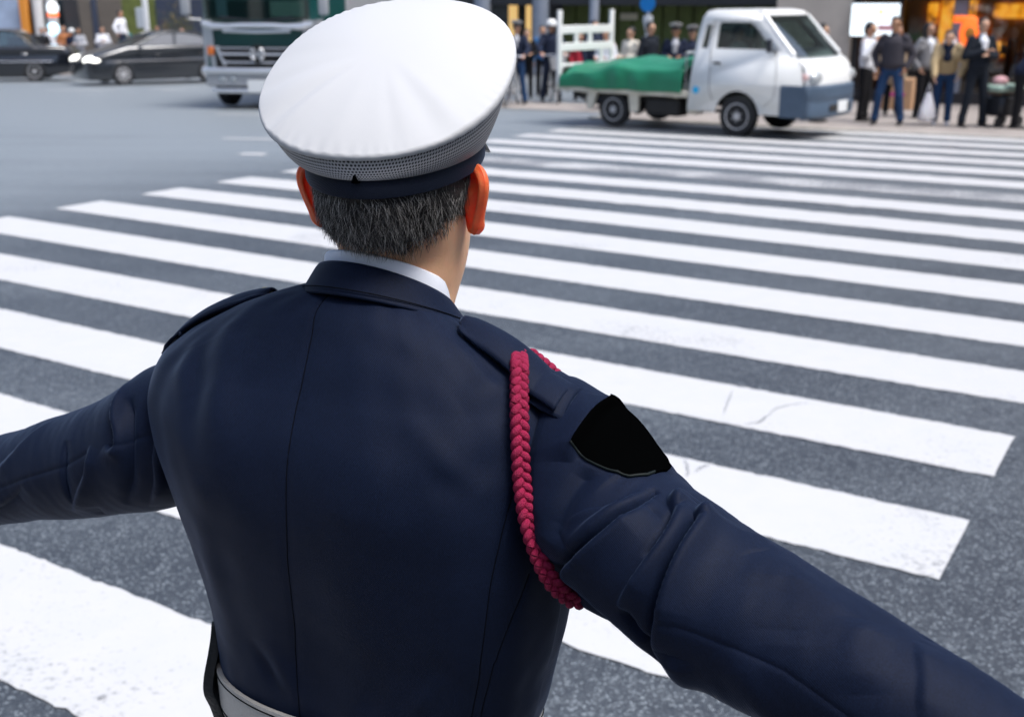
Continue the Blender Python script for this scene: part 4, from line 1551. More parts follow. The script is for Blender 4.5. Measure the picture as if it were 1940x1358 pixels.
def build_pickup():
    t = empty('pickup_truck', (3.43-.622*.0, 17.45, gz(17.6)), math.atan2(-.622, .782),
              'small white cab pickup truck carrying a green tarpaulin on its flat bed', 'pickup truck')
    # shift so that the near front wheel keeps its place: local origin is the middle of the front axle
    yc = .71
    n = Vector((.622, .782)).normalized()
    t.location = (3.43+n.x*yc, 17.45+n.y*yc, gz(17.6))
    hw = lambda z: .815-.15*max(0, z-1.18)
    # ---- cab sides with window openings and wheel arch
    outer = [(-.83, .36), (-.42, .36)] + arc(0, .30, .385, 172, 8, 22) + [(.42, .36), (1.0, .36), (1.04, .60), (1.06, .80), (1.02, 1.05), (.93, 1.16), (.85, 1.205),
             (.60, 1.46), (.38, 1.70), (.29, 1.775), (.14, 1.825), (-.45, 1.825), (-.60, 1.80), (-.66, 1.72), (-.72, 1.45), (-.80, .80)]
    holes = [[(-.41, 1.27), (.52, 1.27), (.50, 1.33), (.20, 1.62), (.12, 1.67), (-.36, 1.67), (-.40, 1.63)],
             [(-.66, 1.27), (-.53, 1.27), (-.50, 1.63), (-.60, 1.63)]]
    mb = MB()
    for s_ in (1, -1):
        mb.shape2d(outer, holes, .035, .006, lambda x, z, w, s_=s_: (x - (.03 if x > .9 else 0), s_*(hw(z)-.0175)+w, z))
    flat = lambda x, z: .0
    nosec = lambda x, z: .15*min(1, max(0, (x-.35)/.6))
    prof = [(-.83, .40), (-.80, .80), (-.72, 1.45), (-.665, 1.73), (-.60, 1.812), (-.45, 1.838), (.10, 1.840), (.27, 1.815), (.37, 1.755)]
    P = strip_surf(prof, lambda z: hw(z)-.012, nosec)
    mb2 = MB()
    def add_grid(mb, P):
        mb.loft([[tuple(p) for p in row] for row in P], False, False)
    add_grid(mb, P)
    prof = [(1.02, 1.165), (1.10, 1.135), (1.18, 1.05), (1.215, .90), (1.225, .78), (1.215, .60)]
    add_grid(mb, strip_surf(prof, lambda z: .80, nosec, 19))
    # windscreen surround
    for s_ in (1, -1):
        mb.tube([(.33, s_*(hw(1.75)-.02), 1.75), (.60, s_*(hw(1.47)-.02), 1.47), (.86, s_*.785, 1.205)], [.032, .032, .036], 8)
    cab = mb.build('cab', M['car_white'], t, 35)
    md = cab.modifiers.new('t', 'SOLIDIFY'); md.thickness = .012; md.offset = 0
    # ---- glass
    def pane(name, pts, y):
        mb = MB()
        mb.shape2d(pts, [], .006, .001, lambda x, z, w: (x, y(z)+w, z))
        return mb.build(name, M['glass'], t, 0)
    for s_ in (1, -1):
        for h in holes:
            pane('side_window', h, lambda z, s_=s_: s_*(hw(z)-.022))
    mb = MB(); add_grid(mb, strip_surf([(.37, 1.745), (.52, 1.62), (.76, 1.40), (1.00, 1.185)], lambda z: hw(z)-.03, nosec))
    mb.build('windscreen', M['glass'], t, 60)
    mb = MB(); mb.box((-.705, 0, 1.50), (.01, 1.1, .34)); mb.build('rear_window', M['glass_dark'], t)
    # ---- cab floor, seats, wheel
    mb = MB(); mb.box((.1, 0, .55), (1.75, 1.5, .06)); mb.box((.80, 0, .95), (.22, 1.46, .34), bev=.05); mb.build('dashboard', M['chassis'], t)
    for y in (-.36, .36):
        mb = MB(); mb.box((-.30, y, .78), (.46, .48, .14), bev=.04); mb.box((-.52, y, 1.10), (.13, .46, .60), Matrix.Rotation(R(-8), 4, 'Y'), bev=.04)
        mb.build('seat', M['seat'], t)
    mb = MB(); pts = []
    for k in range(25):
        a = 2*math.pi*k/24
        pts.append((.46+.09*math.sin(a)*.9, -.36+.18*math.cos(a), 1.13+.16*math.sin(a)))
    mb.tube(pts, .014, 8); mb.tube([(.46, -.36, 1.13), (.72, -.36, .98)], .02, 8)
    mb.build('steering_wheel', M['mirror_black'], t)
    # ---- bumper, lamps, plate, mirrors, handle, sticker
    mb = MB()
    add_grid(mb, strip_surf([(1.225, .80), (1.275, .77), (1.285, .62), (1.275, .60), (1.275, .52), (1.285, .50), (1.28, .36), (1.22, .31)], lambda z: .835, lambda x, z: .17, 21))
    for s_ in (1, -1):
        mb.box((.90, s_*.825, .56), (.40, .030, .46), bev=.012)
    bp = mb.build('bumper', M['bumper'], t, 30)
    md = bp.modifiers.new('t', 'SOLIDIFY'); md.thickness = .02; md.offset = -1
    mb = MB(); mb.box((1.275, 0, .46), (.03, .72, .10), bev=.01); mb.build('air_intake', M['chassis'], bp)
    plate(t, (1.302, .05, .47), 0, .33, .165)
    for s_ in (1, -1):
        mb = MB()
        mb.ball((1.13, s_*.60, .905), 1.0, (.085, .17, .095), 20)
        mb.build('headlight', M['lens'], t, 60)
        mb = MB(); mb.ball((1.00, s_*.775, .905), 1.0, (.10, .045, .08), 16); mb.build('turn_signal', M['amber'] if s_ > 0 else mat('pale_pink_lamp', (.62, .40, .38), rough=.2, coat=.5), t, 60)
        mb = MB()
        mb.box((.52, s_*.90, 1.34), (.055, .11, .19), bev=.02, seg=2)
        mb.tube([(.60, s_*.80, 1.26), (.54, s_*.88, 1.28)], .014, 8)
        mb.build('mirror', M['mirror_black'], t)
        mb = MB(); mb.box((-.36, s_*.828, 1.07), (.13, .022, .035), bev=.008); mb.build('door_handle', M['mirror_black'], t)
        # door seams
        mb = MB()
        y = s_*.8218
        mb.tube([(-.47, y, 1.24), (-.48, y, .75), (-.45, y, .60), (-.40, y, .53)], .004, 5)
        mb.tube([(.60, y, 1.24), (.62, y, .90), (.60, y, .60), (.44, y, .46)], .004, 5)
        mb.tube([(-.47, y, 1.24), (-.475, s_*(hw(1.7)+.0065), 1.70), (.12, s_*(hw(1.72)+.0065), 1.71), (.54, s_*(hw(1.28)+.0065), 1.26), (.60, y, 1.22)], .004, 5)
        mb.build('door_seam', M['chassis'], t)
    mb = MB(); mb.disc((-.70, -.8235, .66), .055, (0, 1, 0), .004, 24); mb.build('sticker', M['blue_dot'], t)
    mb = MB(); mb.box((.10, -.40, 1.645), (.05, .60, .12), Matrix.Rotation(R(20), 4, 'Y'), bev=.01); mb.build('sun_visor', mat('tan_visor', (.50, .30, .12), rough=.8), t)
    # ---- chassis, tank, axles
    mb = MB()
    for s_ in (1, -1):
        mb.box((-1.30, s_*.36, .46), (4.0, .07, .13), bev=.01)
    mb.disc((0, 0, .30), .05, (0, 1, 0), 1.3, 14); mb.disc((-2.25, 0, .28), .06, (0, 1, 0), 1.2, 14); mb.ball((-2.25, 0, .28), .14)
    mb.tube([(-.6, .1, .42), (-2.2, .05, .34)], .04, 10)
    mb.tube([(-.3, -.25, .32), (-1.6, -.28, .30), (-3.1, -.30, .33)], .03, 10)
    mb.build('chassis', M['chassis'], t)
    mb = MB(); mb.box((-1.35, -.56, .36), (.62, .34, .28), bev=.05, seg=3); mb.build('fuel_tank', M['chassis'], t)
    mb = MB(); mb.box((-.80, -.62, .40), (.20, .22, .24), bev=.02); mb.build('battery_box', M['cream'], t)
    wheel(t, (0, -.71, .30), .30, .17, -1, M['steel']); wheel(t, (0, .71, .30), .30, .17, 1, M['steel'])
    wheel(t, (-2.25, -.68, .275), .275, .17, -1, M['steel']); wheel(t, (-2.25, .68, .275), .275, .17, 1, M['steel'])
    # ---- flat bed
    mb = MB()
    mb.box((-2.10, 0, .60), (2.48, 1.62, .05), bev=.008)
    for s_ in (1, -1):
        mb.box((-2.10, s_*.80, .585), (2.50, .05, .10), bev=.012)
    mb.box((-3.345, 0, .585), (.05, 1.62, .10), bev=.012)
    for x in (-1.1, -1.75, -2.85, -3.2):
        mb.box((x, 0, .545), (.07, 1.5, .06), bev=.006)
    mb.build('flat_bed', M['cream'], t)
    for x0, x1 in ((-2.72, -2.58), (-1.92, -1.78)):
        mb = MB()
        mb.loft([[(x0-.02, -.79, .54), (x1+.02, -.79, .54), (x1+.02, -.72, .54), (x0-.02, -.72, .54)],
                 [(x0+(.03 if x0 > -2.3 else -.02), -.80, .26), (x1+(.03 if x0 > -2.3 else -.06), -.80, .26), (x1+(.03 if x0 > -2.3 else -.06), -.74, .26), (x0+(.03 if x0 > -2.3 else -.02), -.74, .26)]])
        mb.build('mud_guard', M['cream'], t)
    # tail frame of pale boards
    mb = MB()
    for y in (-.77, .77):
        mb.box((-3.33, y, 1.20), (.06, .09, 1.22), bev=.01)
    for z, h in ((1.50, .13), (1.22, .13), (.93, .05)):
        mb.box((-3.325, 0, z), (.045, 1.50, h), bev=.008)
    mb.box((-3.325, .10, 1.36), (.035, .09, .30)); mb.box((-3.325, -.30, 1.36), (.035, .09, .30)); mb.box((-3.325, .45, 1.1), (.035, .09, .30))
    mb.build('tail_frame', M['car_white'], t)
    # front headboard pipes
    mb = MB(); mb.tube([(-.93, -.74, .62), (-.93, -.74, 1.20), (-.93, .74, 1.20), (-.93, .74, .62)], .02, 8); mb.tube([(-.93, 0, .62), (-.93, 0, 1.2)], .018, 8)
    mb.build('headboard', M['car_white'], t)
    # tarpaulin, draped over the load and hanging over the side
    nx, ny = 90, 70
    P = np.zeros((nx, ny, 3))
    for i in range(nx):
        x = -3.27+2.34*i/(nx-1)
        u = i/(nx-1)
        for j in range(ny):
            s = -1.15+2.30*j/(ny-1)
            top = .96+.13*u+.014*math.sin(5.1*x+1.0)+.012*math.sin(9*x+4*s)+.055*math.exp(-((x+2.1)/.28)**2)
            if abs(s) < .80:
                y = s; z = top - .14*abs(s/.8)**3 + .012*math.sin(14*s+3*x)
                if i < 3 or i > nx-4: z -= .06
            else:
                e = (abs(s)-.80)
                y = math.copysign(.805+.035*math.sin(min(1, e/.2)*1.6)+.018*math.sin(11*x+2*math.sin(3*x))*min(1, e/.15), s)
                z = top-.14-e*(top-.14-.60)/.345 - .008*math.sin(7*x)
            P[i, j] = (x, y, z)
    tp = obj('tarpaulin', grid_mesh('tarpaulin', P), M['tarp'], None, 60)
    tp.location = t.location; tp.rotation_euler = t.rotation_euler
    tag(tp, 'green tarpaulin draped over the load of the white pickup truck', 'tarpaulin')
    md = tp.modifiers.new('t', 'SOLIDIFY'); md.thickness = .006
    return t


pickup = build_pickup()


def build_lorry():
    hx, hy = -.17, -.985
    fc = Vector((-5.02, 23.25))
    t = empty('lorry', (fc.x, fc.y, gz(23.3)), math.atan2(hy, hx),
              'large dark green lorry with chrome grille facing the crossing', 'lorry')
    W = 2.36; h = W/2
    # local: +x forward, front face at x = 0
    mb = MB()
    mb.loft([[(-2.0, -h, .55), (-2.0, h, .55), (-2.0, h, 3.1), (-2.0, -h, 3.1)], [(-.16, -h, .55), (-.16, h, .55), (-.16, h, 2.75), (-.16, -h, 2.75)],
             [(-.03, -h+.10, .55), (-.03, h-.10, .55), (-.10, h-.10, 2.70), (-.10, -h+.10, 2.70)]])
    mb.build('cab', M['truck_green'], t, 30)
    for s_ in (1, -1):
        mb = MB()
        mb.loft([[(-.50, s_*(h+.012), .80), (-.10, s_*(h+.012), .80), (-.10, s_*(h+.012), 1.72), (-.50, s_*(h+.012), 1.72)],
                 [(-.50, s_*(h-.02), .80), (-.0, s_*(h-.27), .80), (-.0, s_*(h-.23), 1.72), (-.50, s_*(h-.02), 1.72)]])
        mb.build('corner_panel', M['silver'], t, 20)
    mb = MB(); mb.box((-.030, 0, 2.22), (.02, W-.20, 1.02), bev=.02); mb.build('windscreen', M['glass'], t)
    mb = MB(); mb.box((-.10, 0, 2.2), (.04, W-.26, 1.0)); mb.build('cab_interior', mat('dim_teal_interior', (.13, .25, .26), rough=.8), t)
    mb = MB(); mb.box((-.065, .62, 1.93), (.012, .70, .30), bev=.01); mb.build('windscreen_reflection', mat('pale_mint_reflection', (.62, .80, .74), rough=.7), t)  # pale mint board behind the glass stands in for a windscreen reflection
    mb = MB(); mb.box((-.065, -.74, 2.0), (.012, .22, .44), bev=.01); mb.build('window_card', mat('pale_blue_card', (.35, .52, .65), rough=.7), t)
    for s_ in (1, -1):
        mb = MB(); mb.tube([(-.02, s_*.15, 1.70), (.0, s_*.75, 1.78)], .016, 8); mb.build('wiper', M['mirror_black'], t)
    # top moulding with bright ends
    mb = MB()
    pts = [(.0, -h+.04, 1.66), (.03, -h+.28, 1.60), (.05, -.6, 1.60), (.06, -.35, 1.62), (.06, .35, 1.62), (.05, .6, 1.60), (.03, h-.28, 1.60), (.0, h-.04, 1.66)]
    mb.tube(pts, [.05, .075, .06, .055, .055, .06, .075, .05], 12, flat=.9)
    mb.tube([(.04, -.70, 1.52), (.05, 0, 1.50), (.04, .70, 1.52)], .035, 10)
    mb.build('moulding', M['chrome'], t)
    # grille
    mb = MB(); mb.box((.0, 0, 1.02), (.06, 1.80, .40), bev=.02); g = mb.build('grille', M['chassis'], t)
    mb = MB()
    for z, w, r in ((1.19, 1.70, .018), (1.075, 1.62, .036), (.915, 1.45, .026)):
        mb.tube([(.035, -w/2, z+.02), (.045, -w/2+.1, z), (.05, 0, z), (.045, w/2-.1, z), (.035, w/2, z+.02)], r, 10, flat=.6)
    for s_ in (1, -1):
        mb.tube([(.035, s_*.86, 1.22), (.04, s_*.78, 1.02), (.035, s_*.70, .85)], .03, 8)
    mb.build('grille_bar', M['chrome'], g)
    mb = MB(); mb.disc((.062, 0, 1.08), .175, (1, 0, 0), .03, 28); mb.build('emblem_backing', M['chassis'], g)
    # round emblem of two facing arcs
    mb = MB()
    for s_ in (1, -1):
        mb.tube([(.085, s_*(.055+.075*math.sin(a)), 1.08+.105*math.cos(a)) for a in [R(10+16*k) for k in range(11)]], .026, 10)
        mb.tube([(.085, s_*.055, 1.08-.10), (.085, s_*.048, 1.08), (.085, s_*.055, 1.08+.10)], .016, 8)
    mb.tube([(.075, -.05, 1.08), (.075, .05, 1.08)], .014, 8)
    mb.build('emblem', M['chrome'], g)
    for s_ in (1, -1):
        mb = MB(); mb.box((.004, s_*(h-.17), 1.13), (.05, .17, .17), Matrix.Rotation(s_*R(20), 4, 'Z'), bev=.02); mb.build('turn_signal', M['amber'], t)
        mb = MB(); mb.ball((.02, s_*.78, .60), 1.0, (.05, .10, .07), 16); mb.ball((.02, s_*.55, .60), 1.0, (.05, .075, .07), 16); mb.build('headlight', M['lens'], t)
        mb = MB()
        mb.tube([(-.15, s_*h, 2.35), (.10, s_*(h+.22), 2.35), (.10, s_*(h+.22), 1.75), (-.1, s_*h, 1.72)], .018, 8)
        mb.box((.10, s_*(h+.24), 2.02), (.10, .20, .40), bev=.04, seg=2); mb.build('mirror', M['silver'], t)
        wheel(t, (-.85, s_*(h-.16), .45), .45, .26, s_, M['steel'])
        wheel(t, (-5.2, s_*(h-.16), .45), .45, .26, s_, M['steel'])
    mb = MB()
    mb.box((.02, 0, .75), (.16, W+.02, .13), bev=.05, seg=3); mb.box((.0, 0, .36), (.12, W-.30, .10), bev=.04, seg=3)
    bb = mb.build('bumper', M['chrome'], t)
    mb = MB(); mb.box((-.02, 0, .57), (.10, W-.06, .26), bev=.03); mb.build('bumper_panel', M['silver'], bb)
    plate(t, (.085, -.02, .46), 0, .44, .24)
    mb = MB(); mb.box((-.9, 0, .40), (1.6, W-.7, .22)); mb.box((-4.2, 0, .60), (6.5, .9, .2)); mb.build('chassis', M['chassis'], t)
    mb = MB(); mb.box((-4.6, 0, 2.0), (5.0, W+.04, 2.4), bev=.03); mb.build('cargo_box', M['silver'], t)
    return t


build_lorry()


def build_car(name, loc, yaw, dims, paint, label, hatch, cat='car', lit=False, glass='glass_dark'):
    """local +x forward, origin on the ground mid-way between the axles"""
    L, W, H, wb, wr = dims
    t = empty(name, loc, yaw, label, cat)
    f, r_ = L*.5, -L*.5
    ax, bx = wb/2, -wb/2
    hw = W/2
    ar = wr+.05
    if hatch:
        top = [(f-.02, .42), (f-.03, .62), (f-.22, .74), (f-.95, .93), (f-1.15, .98), (bx-.35, 1.00), (r_+.16, 1.02), (r_+.03, .92), (r_, .60), (r_+.03, .34)]
        cab = [(f-1.10, .95), (f-1.95, H-.10), (f-2.25, H-.01), (f-2.9, H), (bx+.2, H-.06), (bx-.30, H-.22), (r_+.12, 1.00)]
    else:
        top = [(f-.03, .40), (f-.02, .66), (f-.15, .78), (f-1.2, .92), (f-1.32, .94), (r_+1.05, .96), (r_+.10, .94), (r_, .82), (r_+.01, .50), (r_+.05, .34)]
        cab = [(f-1.28, .93), (f-1.98, H-.10), (f-2.2, H-.01), (f-2.7, H), (r_+1.55, H-.03), (r_+1.35, H-.12), (r_+.85, .94)]
    outl = [(bx-ar-.02, .26)] + [(r_+.05, .34)] + list(reversed(top)) + [(f-.06, .26), (ax+ar+.02, .24)] + arc(ax, wr, ar, 2, 178, 16) + [(ax-ar-.02, .22), (bx+ar+.02, .22)] + arc(bx, wr, ar, 2, 178, 16)
    outl = list(reversed(outl))
    mb = MB()
    def warp(x, z, w):
        k = 1-.09*max(0, (abs(x)-L*.30)/(L*.2))**2
        return (x, -w*k*(1-.05*max(0, (z-.6)/.4)), z)
    mb.shape2d(outl, [], W, .10, warp)
    body = mb.build('body', paint, t, 35)
    # underside so that no light shows through
    mb = MB(); mb.box((0, 0, .27), (L*.86, W*.72, .12), bev=.03); mb.build('underbody', M['chassis'], t)
    # greenhouse: roof, pillars and panes
    def cabw(x, z):
        return (hw-.07)-.19*max(0, z-.95)/(H-.95)
    mb = MB()
    rows = [[(x, -cabw(x, z), z), (x, cabw(x, z), z)] for x, z in cab]
    base_z = .93
    mid = [p for p in cab]
    roofpts = [p for p in cab if p[1] > H-.14]
    P = []
    for (x, z) in roofpts:
        P.append([(x, cabw(x, z)*(-1+2*j/10), z+.022*(1-(-1+2*j/10)**2)) for j in range(11)])
    rf = obj('roof', grid_mesh('roof', np.array(P)), paint, t, 50)
    md = rf.modifiers.new('t', 'SOLIDIFY'); md.thickness = .03; md.offset = 0
    for s_ in (1, -1):
        mb = MB()
        poly = [(x, z) for x, z in cab]
        mb.shape2d(list(reversed(poly)) if s_ > 0 else poly, [], .006, .001, lambda x, z, w, s_=s_: (x, s_*(cabw(x, z)-.012)+w, z))
        mb.build('side_window', M[glass], t, 0)
        mb = MB()
        pl_ = [(x, s_*(cabw(x, z)+.0), z) for x, z in cab]
        mb.tube(pl_, [.03]*len(pl_), 8)
        xm = (f-1.15+bx-.3)/2
        zb_ = H-.03
        mb.tube([(xm-.05, s_*cabw(xm, .95), .95), (xm-.15, s_*cabw(xm, zb_), zb_)], .035, 8)
        mb.tube([(bx-.05, s_*cabw(bx, .97), .97), (bx-.02, s_*cabw(bx, H-.10), H-.10)], .035, 8)
        mb.build('pillar', paint, t, 60)
        mb = MB(); mb.ball((f-1.45, s_*(hw+.06), 1.0), 1.0, (.07, .10, .065), 14); mb.build('mirror', M['silver'] if not hatch else paint, t, 60)
        for x in (f-1.75, xm-.6):
            mb = MB(); mb.box((x-.25, s_*(hw-.035), .82), (.16, .03, .03), bev=.01); mb.build('door_handle', M['chrome'] if not hatch else paint, t)
        mb = MB()
        if hatch: mb.ball((f-.20, s_*(hw-.30), .70), 1.0, (.30, .27, .125), 18)
        else: mb.box((f-.06, s_*(hw-.32), .66), (.10, .34, .13), bev=.03)
        mb.build('headlight', M['headlamp_lit'] if lit else M['lens'], t, 60)
        mb = MB(); mb.box((r_+.06, s_*(hw-.24), .76), (.10, .26, .16), bev=.03); mb.build('tail_light', M['red_lamp'], t)
        for x in (ax, bx):
            wheel(t, (x, s_*(hw-.10), wr), wr, .18, s_, M['steel'], 0 if not hatch else 7)
    # front and rear screens
    a, b = cab[0], cab[1]
    P = [[(a[0]+(b[0]-a[0])*k/4, cabw(*a)*(-1+2*j/8)*.97, a[1]+(b[1]-a[1])*k/4+.0) for j in range(9)] for k in range(5)]
    obj('windscreen', grid_mesh('windscreen', np.array(P)), M[glass], t, 60)
    a, b = cab[-1], cab[-2]
    P = [[(a[0]+(b[0]-a[0])*k/4, cabw(*a)*(-1+2*j/8)*.95, a[1]+(b[1]-a[1])*k/4) for j in range(9)] for k in range(5)]
    obj('rear_window', grid_mesh('rear_window', np.array(P)), M[glass], t, 60)
    mb = MB(); mb.box((f-.045, 0, .52), (.08, W*.62, .14), bev=.02); mb.box((f-.05, 0, .34), (.10, W*.7, .10), bev=.02); mb.build('grille', M['chassis'], t)
    plate(t, (f+.012, 0, .42), 0, .33, .165)
    for x in (-.35, .45):
        for y in (-.38, .38):
            mb = MB(); mb.box((x-.1, y, .62), (.5, .5, .2), bev=.05); mb.box((x-.38, y, .98), (.14, .46, .6), bev=.05); mb.build('seat', M['seat'], t)
    if not hatch:
        mb = MB(); mb.tube([(f-.5, hw-.01, .60), (0, hw+.012, .60), (r_+.4, hw-.01, .60)], .012, 6); mb.tube([(f-.5, -hw+.01, .60), (0, -hw-.012, .60), (r_+.4, -hw+.01, .60)], .012, 6)
        mb.build('side_trim', M['chrome'], t)
    return t


def place_by_wheel(px, py, yaw, lx, ly):
    """origin so that the local point (lx, ly) stands at (px, py)"""
    c, s = math.cos(yaw), math.sin(yaw)
    return (px-(c*lx-s*ly), py-(s*lx+c*ly), gz(py))


yaw = math.atan2(-.62, -.785)
build_car('hatchback_car', place_by_wheel(-11.1, 33.3, yaw, 1.27, .77), yaw, (4.39, 1.70, 1.43, 2.55, .305), M['car_charcoal'],
          'dark charcoal hatchback with bright headlights turning beside the lorry', True, lit=True)
yaw = math.atan2(-.16, -.985)
build_car('saloon_car', place_by_wheel(-14.57, 35.67, yaw, -1.34, .74), yaw, (4.60, 1.695, 1.50, 2.68, .31), M['car_black'],
          'black saloon car at the far left with its windows lit through', False, glass='glass')


# ================================================================== people
def cloth(name, col, rough=0.85, var=0.12):
    if name in M: return M[name]
    M[name] = mat(name, col, rough=rough, var=var, vscale=9, bump=0.15, bscale=120, spec=0.25)
    return M[name]


PAL = {'white': (.74, .76, .80), 'navy': (.012, .018, .040), 'black': (.008, .008, .010), 'charcoal': (.045, .042, .052), 'jeans': (.018, .050, .125),
       'tan': (.46, .35, .20), 'beige': (.40, .31, .22), 'grey': (.20, .20, .21), 'red': (.42, .03, .05), 'blue': (.05, .16, .36), 'pink': (.62, .40, .44),
       'brown': (.12, .06, .035), 'rust': (.40, .16, .06), 'lightgrey': (.42, .43, .46), 'suit': (.010, .014, .022), 'cream': (.62, .58, .50), 'teal': (.03, .16, .18)}
SKINS = [mat('skin_light', (.56, .33, .22), rough=.55, sss=.1), mat('skin_warm', (.50, .27, .17), rough=.55, sss=.1), mat('skin_tanned', (.40, .21, .12), rough=.55, sss=.1)]
HAIRS = [mat('black_hair', (.008, .007, .007), rough=.5, bump=.5, bscale=120), mat('brown_hair', (.04, .022, .014), rough=.5, bump=.5, bscale=120)]
M['shoe_dark'] = mat('dark_shoes', (.012, .011, .011), rough=.4)
M['shoe_pale'] = mat('pale_shoes', (.45, .46, .50), rough=.6)
VOX = 0.009


def figure(label, xy, h=1.65, face=math.pi, arms='down', legs='stand', top='white', bottom='navy', coat=0.0, hair='short', skin=0, hairm=0, shoes='shoe_dark',
           hat=None, lean=0.0, group=None, collar=None, z=None, seed=0, tie=False, long_coat=False, head_turn=0.0, seated=False):
    """a person: one body surface, clothing and hair as its children. local +y is the way they face"""
    rg = random.Random(seed*7+3)
    s = h/1.70
    sh = Vector((0, lean*.35, 0))
    S = {k: Vector((sg*.185, 0, 1.385))+sh+Vector((0, 0, -.10*lean)) for k, sg in (('R', 1), ('L', -1))}
    A = {}
    for k, sg in (('R', 1), ('L', -1)):
        a = arms if isinstance(arms, str) else arms[0 if k == 'R' else 1]
        p = S[k]
        if a == 'down': e, w = p+Vector((sg*.055, -.03, -.285)), p+Vector((sg*.045, .055, -.53))
        elif a == 'front': e, w = p+Vector((sg*.06, -.01, -.28)), p+Vector((-sg*.06, .24, -.27))
        elif a == 'cross': e, w = p+Vector((sg*.075, .02, -.27)), p+Vector((-sg*.16, .20, -.21+.03*sg))
        elif a == 'up': e, w = p+Vector((sg*.09, .06, -.24)), p+Vector((-sg*.04, .18, .02))
        elif a == 'pocket': e, w = p+Vector((sg*.12, -.06, -.27)), p+Vector((sg*.04, .06, -.47))
        elif a == 'back': e, w = p+Vector((sg*.10, -.09, -.27)), p+Vector((-sg*.05, -.14, -.44))
        elif a == 'ride': e, w = p+Vector((sg*.11, .14, -.24)), p+Vector((sg*.08, .38, -.33))
        elif a == 'side': e, w = p+Vector((sg*.16, -.02, -.25)), p+Vector((sg*.20, .12, -.44))
        elif a == 'reach': e, w = p+Vector((sg*.02, .12, -.26)), p+Vector((-sg*.01, .26, -.48))
        A[k] = (e, w)
    Lg = {}
    for k, sg in (('R', 1), ('L', -1)):
        if seated: hp, kn, an = Vector((sg*.09, 0, .88)), Vector((sg*.13, .40, .80)), Vector((sg*.12, .42, .40))
        elif legs == 'stand': hp, kn, an = Vector((sg*.085, 0, .90)), Vector((sg*.10, .015, .48)), Vector((sg*.105, -.01, .085))
        elif legs == 'wide': hp, kn, an = Vector((sg*.085, 0, .90)), Vector((sg*.135, .02, .48)), Vector((sg*.185, -.01, .085))
        elif legs == 'walk': hp, kn, an = Vector((sg*.085, 0, .90)), Vector((sg*.09, .10*sg+.05, .48)), Vector((sg*.09, .20*sg-.03, .09))
        elif legs == 'stride': hp, kn, an = Vector((sg*.085, 0, .90)), Vector((sg*.16, .05, .48)), Vector((sg*.20, .02*sg-.01, .085))
        Lg[k] = (hp, kn, an)
    neck = Vector((0, lean*.36, 1.43-.12*lean)); hc = Vector((0, lean*.48+.015, 1.585-.20*lean))
    sc = lambda v: v*s
    # ---- body
    mb = MB()
    Rm = Matrix.Rotation(head_turn, 3, 'Z')
    def hd(x, y, z): return sc(hc + Rm @ Vector((x, y, z)))
    mb.ball(hd(0, -.005, .03), 1.0, (.077*s, .095*s, .092*s), 18)
    mb.capsule(hd(0, .010, -.02), hd(0, .020, -.065), .066*s, .047*s, 14)
    mb.capsule(hd(0, .085, .008), hd(0, .098, -.028), .010*s, .014*s, 8)       # nose
    mb.capsule(hd(-.018, .082, -.060), hd(.018, .082, -.060), .009*s, .009*s, 8)  # lips
    for sg in (1, -1):
        mb.ball(hd(sg*.078, -.005, -.005), 1.0, (.012*s, .020*s, .032*s), 10)     # ears
        mb.capsule(hd(sg*.02, .082, .035), hd(sg*.052, .070, .033), .010*s, .009*s, 8)   # brows
    mb.capsule(sc(neck+Vector((0, -.01, -.05))), sc(hc+Vector((0, 0, -.05))), .056*s, .052*s, 14)
    mb.capsule(sc(Vector((0, lean*.25, 1.28-.08*lean))), sc(Vector((0, 0, .98))), .105*s, .10*s, 16, sx=1.4)
    for k, sg in (('R', 1), ('L', -1)):
        e, w = A[k]
        mb.capsule(sc(S[k]), sc(e), .048*s, .039*s, 12); mb.capsule(sc(e), sc(w), .038*s, .028*s, 12)
        d = (w-e).normalized()
        n = Vector((-sg, .25, -.1)) if abs(d.z) > .6 else Vector((0, 0, -1))
        tside = Vector((0, 1, 0)) if abs(d.z) > .6 else Vector((-sg, 0, .2))
        hand_into(mb, sc(w), d, n, tside, s*.95, .42)
        hp, kn, an = Lg[k]
        mb.capsule(sc(hp), sc(kn), .075*s, .05*s, 12); mb.capsule(sc(kn), sc(an), .05*s, .035*s, 12)
    body = obj('person', remeshed(mb, 'person', VOX, 2), SKINS[skin], None, 60)
    zz = gz(xy[1]) if z is None else z
    body.location = (xy[0], xy[1], zz); body.rotation_euler = (0, 0, face)
    tag(body, label, 'person', group)
    # eyes
    mb = MB()
    for sg in (1, -1): mb.ball(hd(sg*.032, .074, .012), 1.0, (.012*s, .008*s, .007*s), 8)
    mb.build('eye', HAIRS[0], body, 60)
    # ---- upper garment
    mb = MB(); g = 1.0+coat
    hem = .86 if not long_coat else .62
    mb.capsule(sc(S['R']*.93+Vector((0, 0, -.03))), sc(S['L']*.93+Vector((0, 0, -.03))), .078*s*g, .078*s*g, 16)
    mb.capsule(sc(Vector((0, lean*.27, 1.29-.08*lean))), sc(Vector((0, .01, hem+.12))), .122*s*g, (.125 if not long_coat else .150)*s*g, 20, sx=1.36)
    mb.capsule(sc(neck+Vector((0, -.01, -.07))), sc(neck+Vector((0, 0, -.01))), .080*s*g, .066*s*g, 14)
    for k, sg in (('R', 1), ('L', -1)):
        e, w = A[k]
        mb.capsule(sc(S[k]+Vector((-sg*.02, 0, -.01))), sc(e), .069*s*g, .058*s*g, 14)
        mb.capsule(sc(e), sc(w.lerp(e, .08)), .057*s*g, .043*s*g, 14)
        mb.ball(sc(e)+Vector((rg.uniform(-.01, .01), -.01, .01)), .060*s*g)
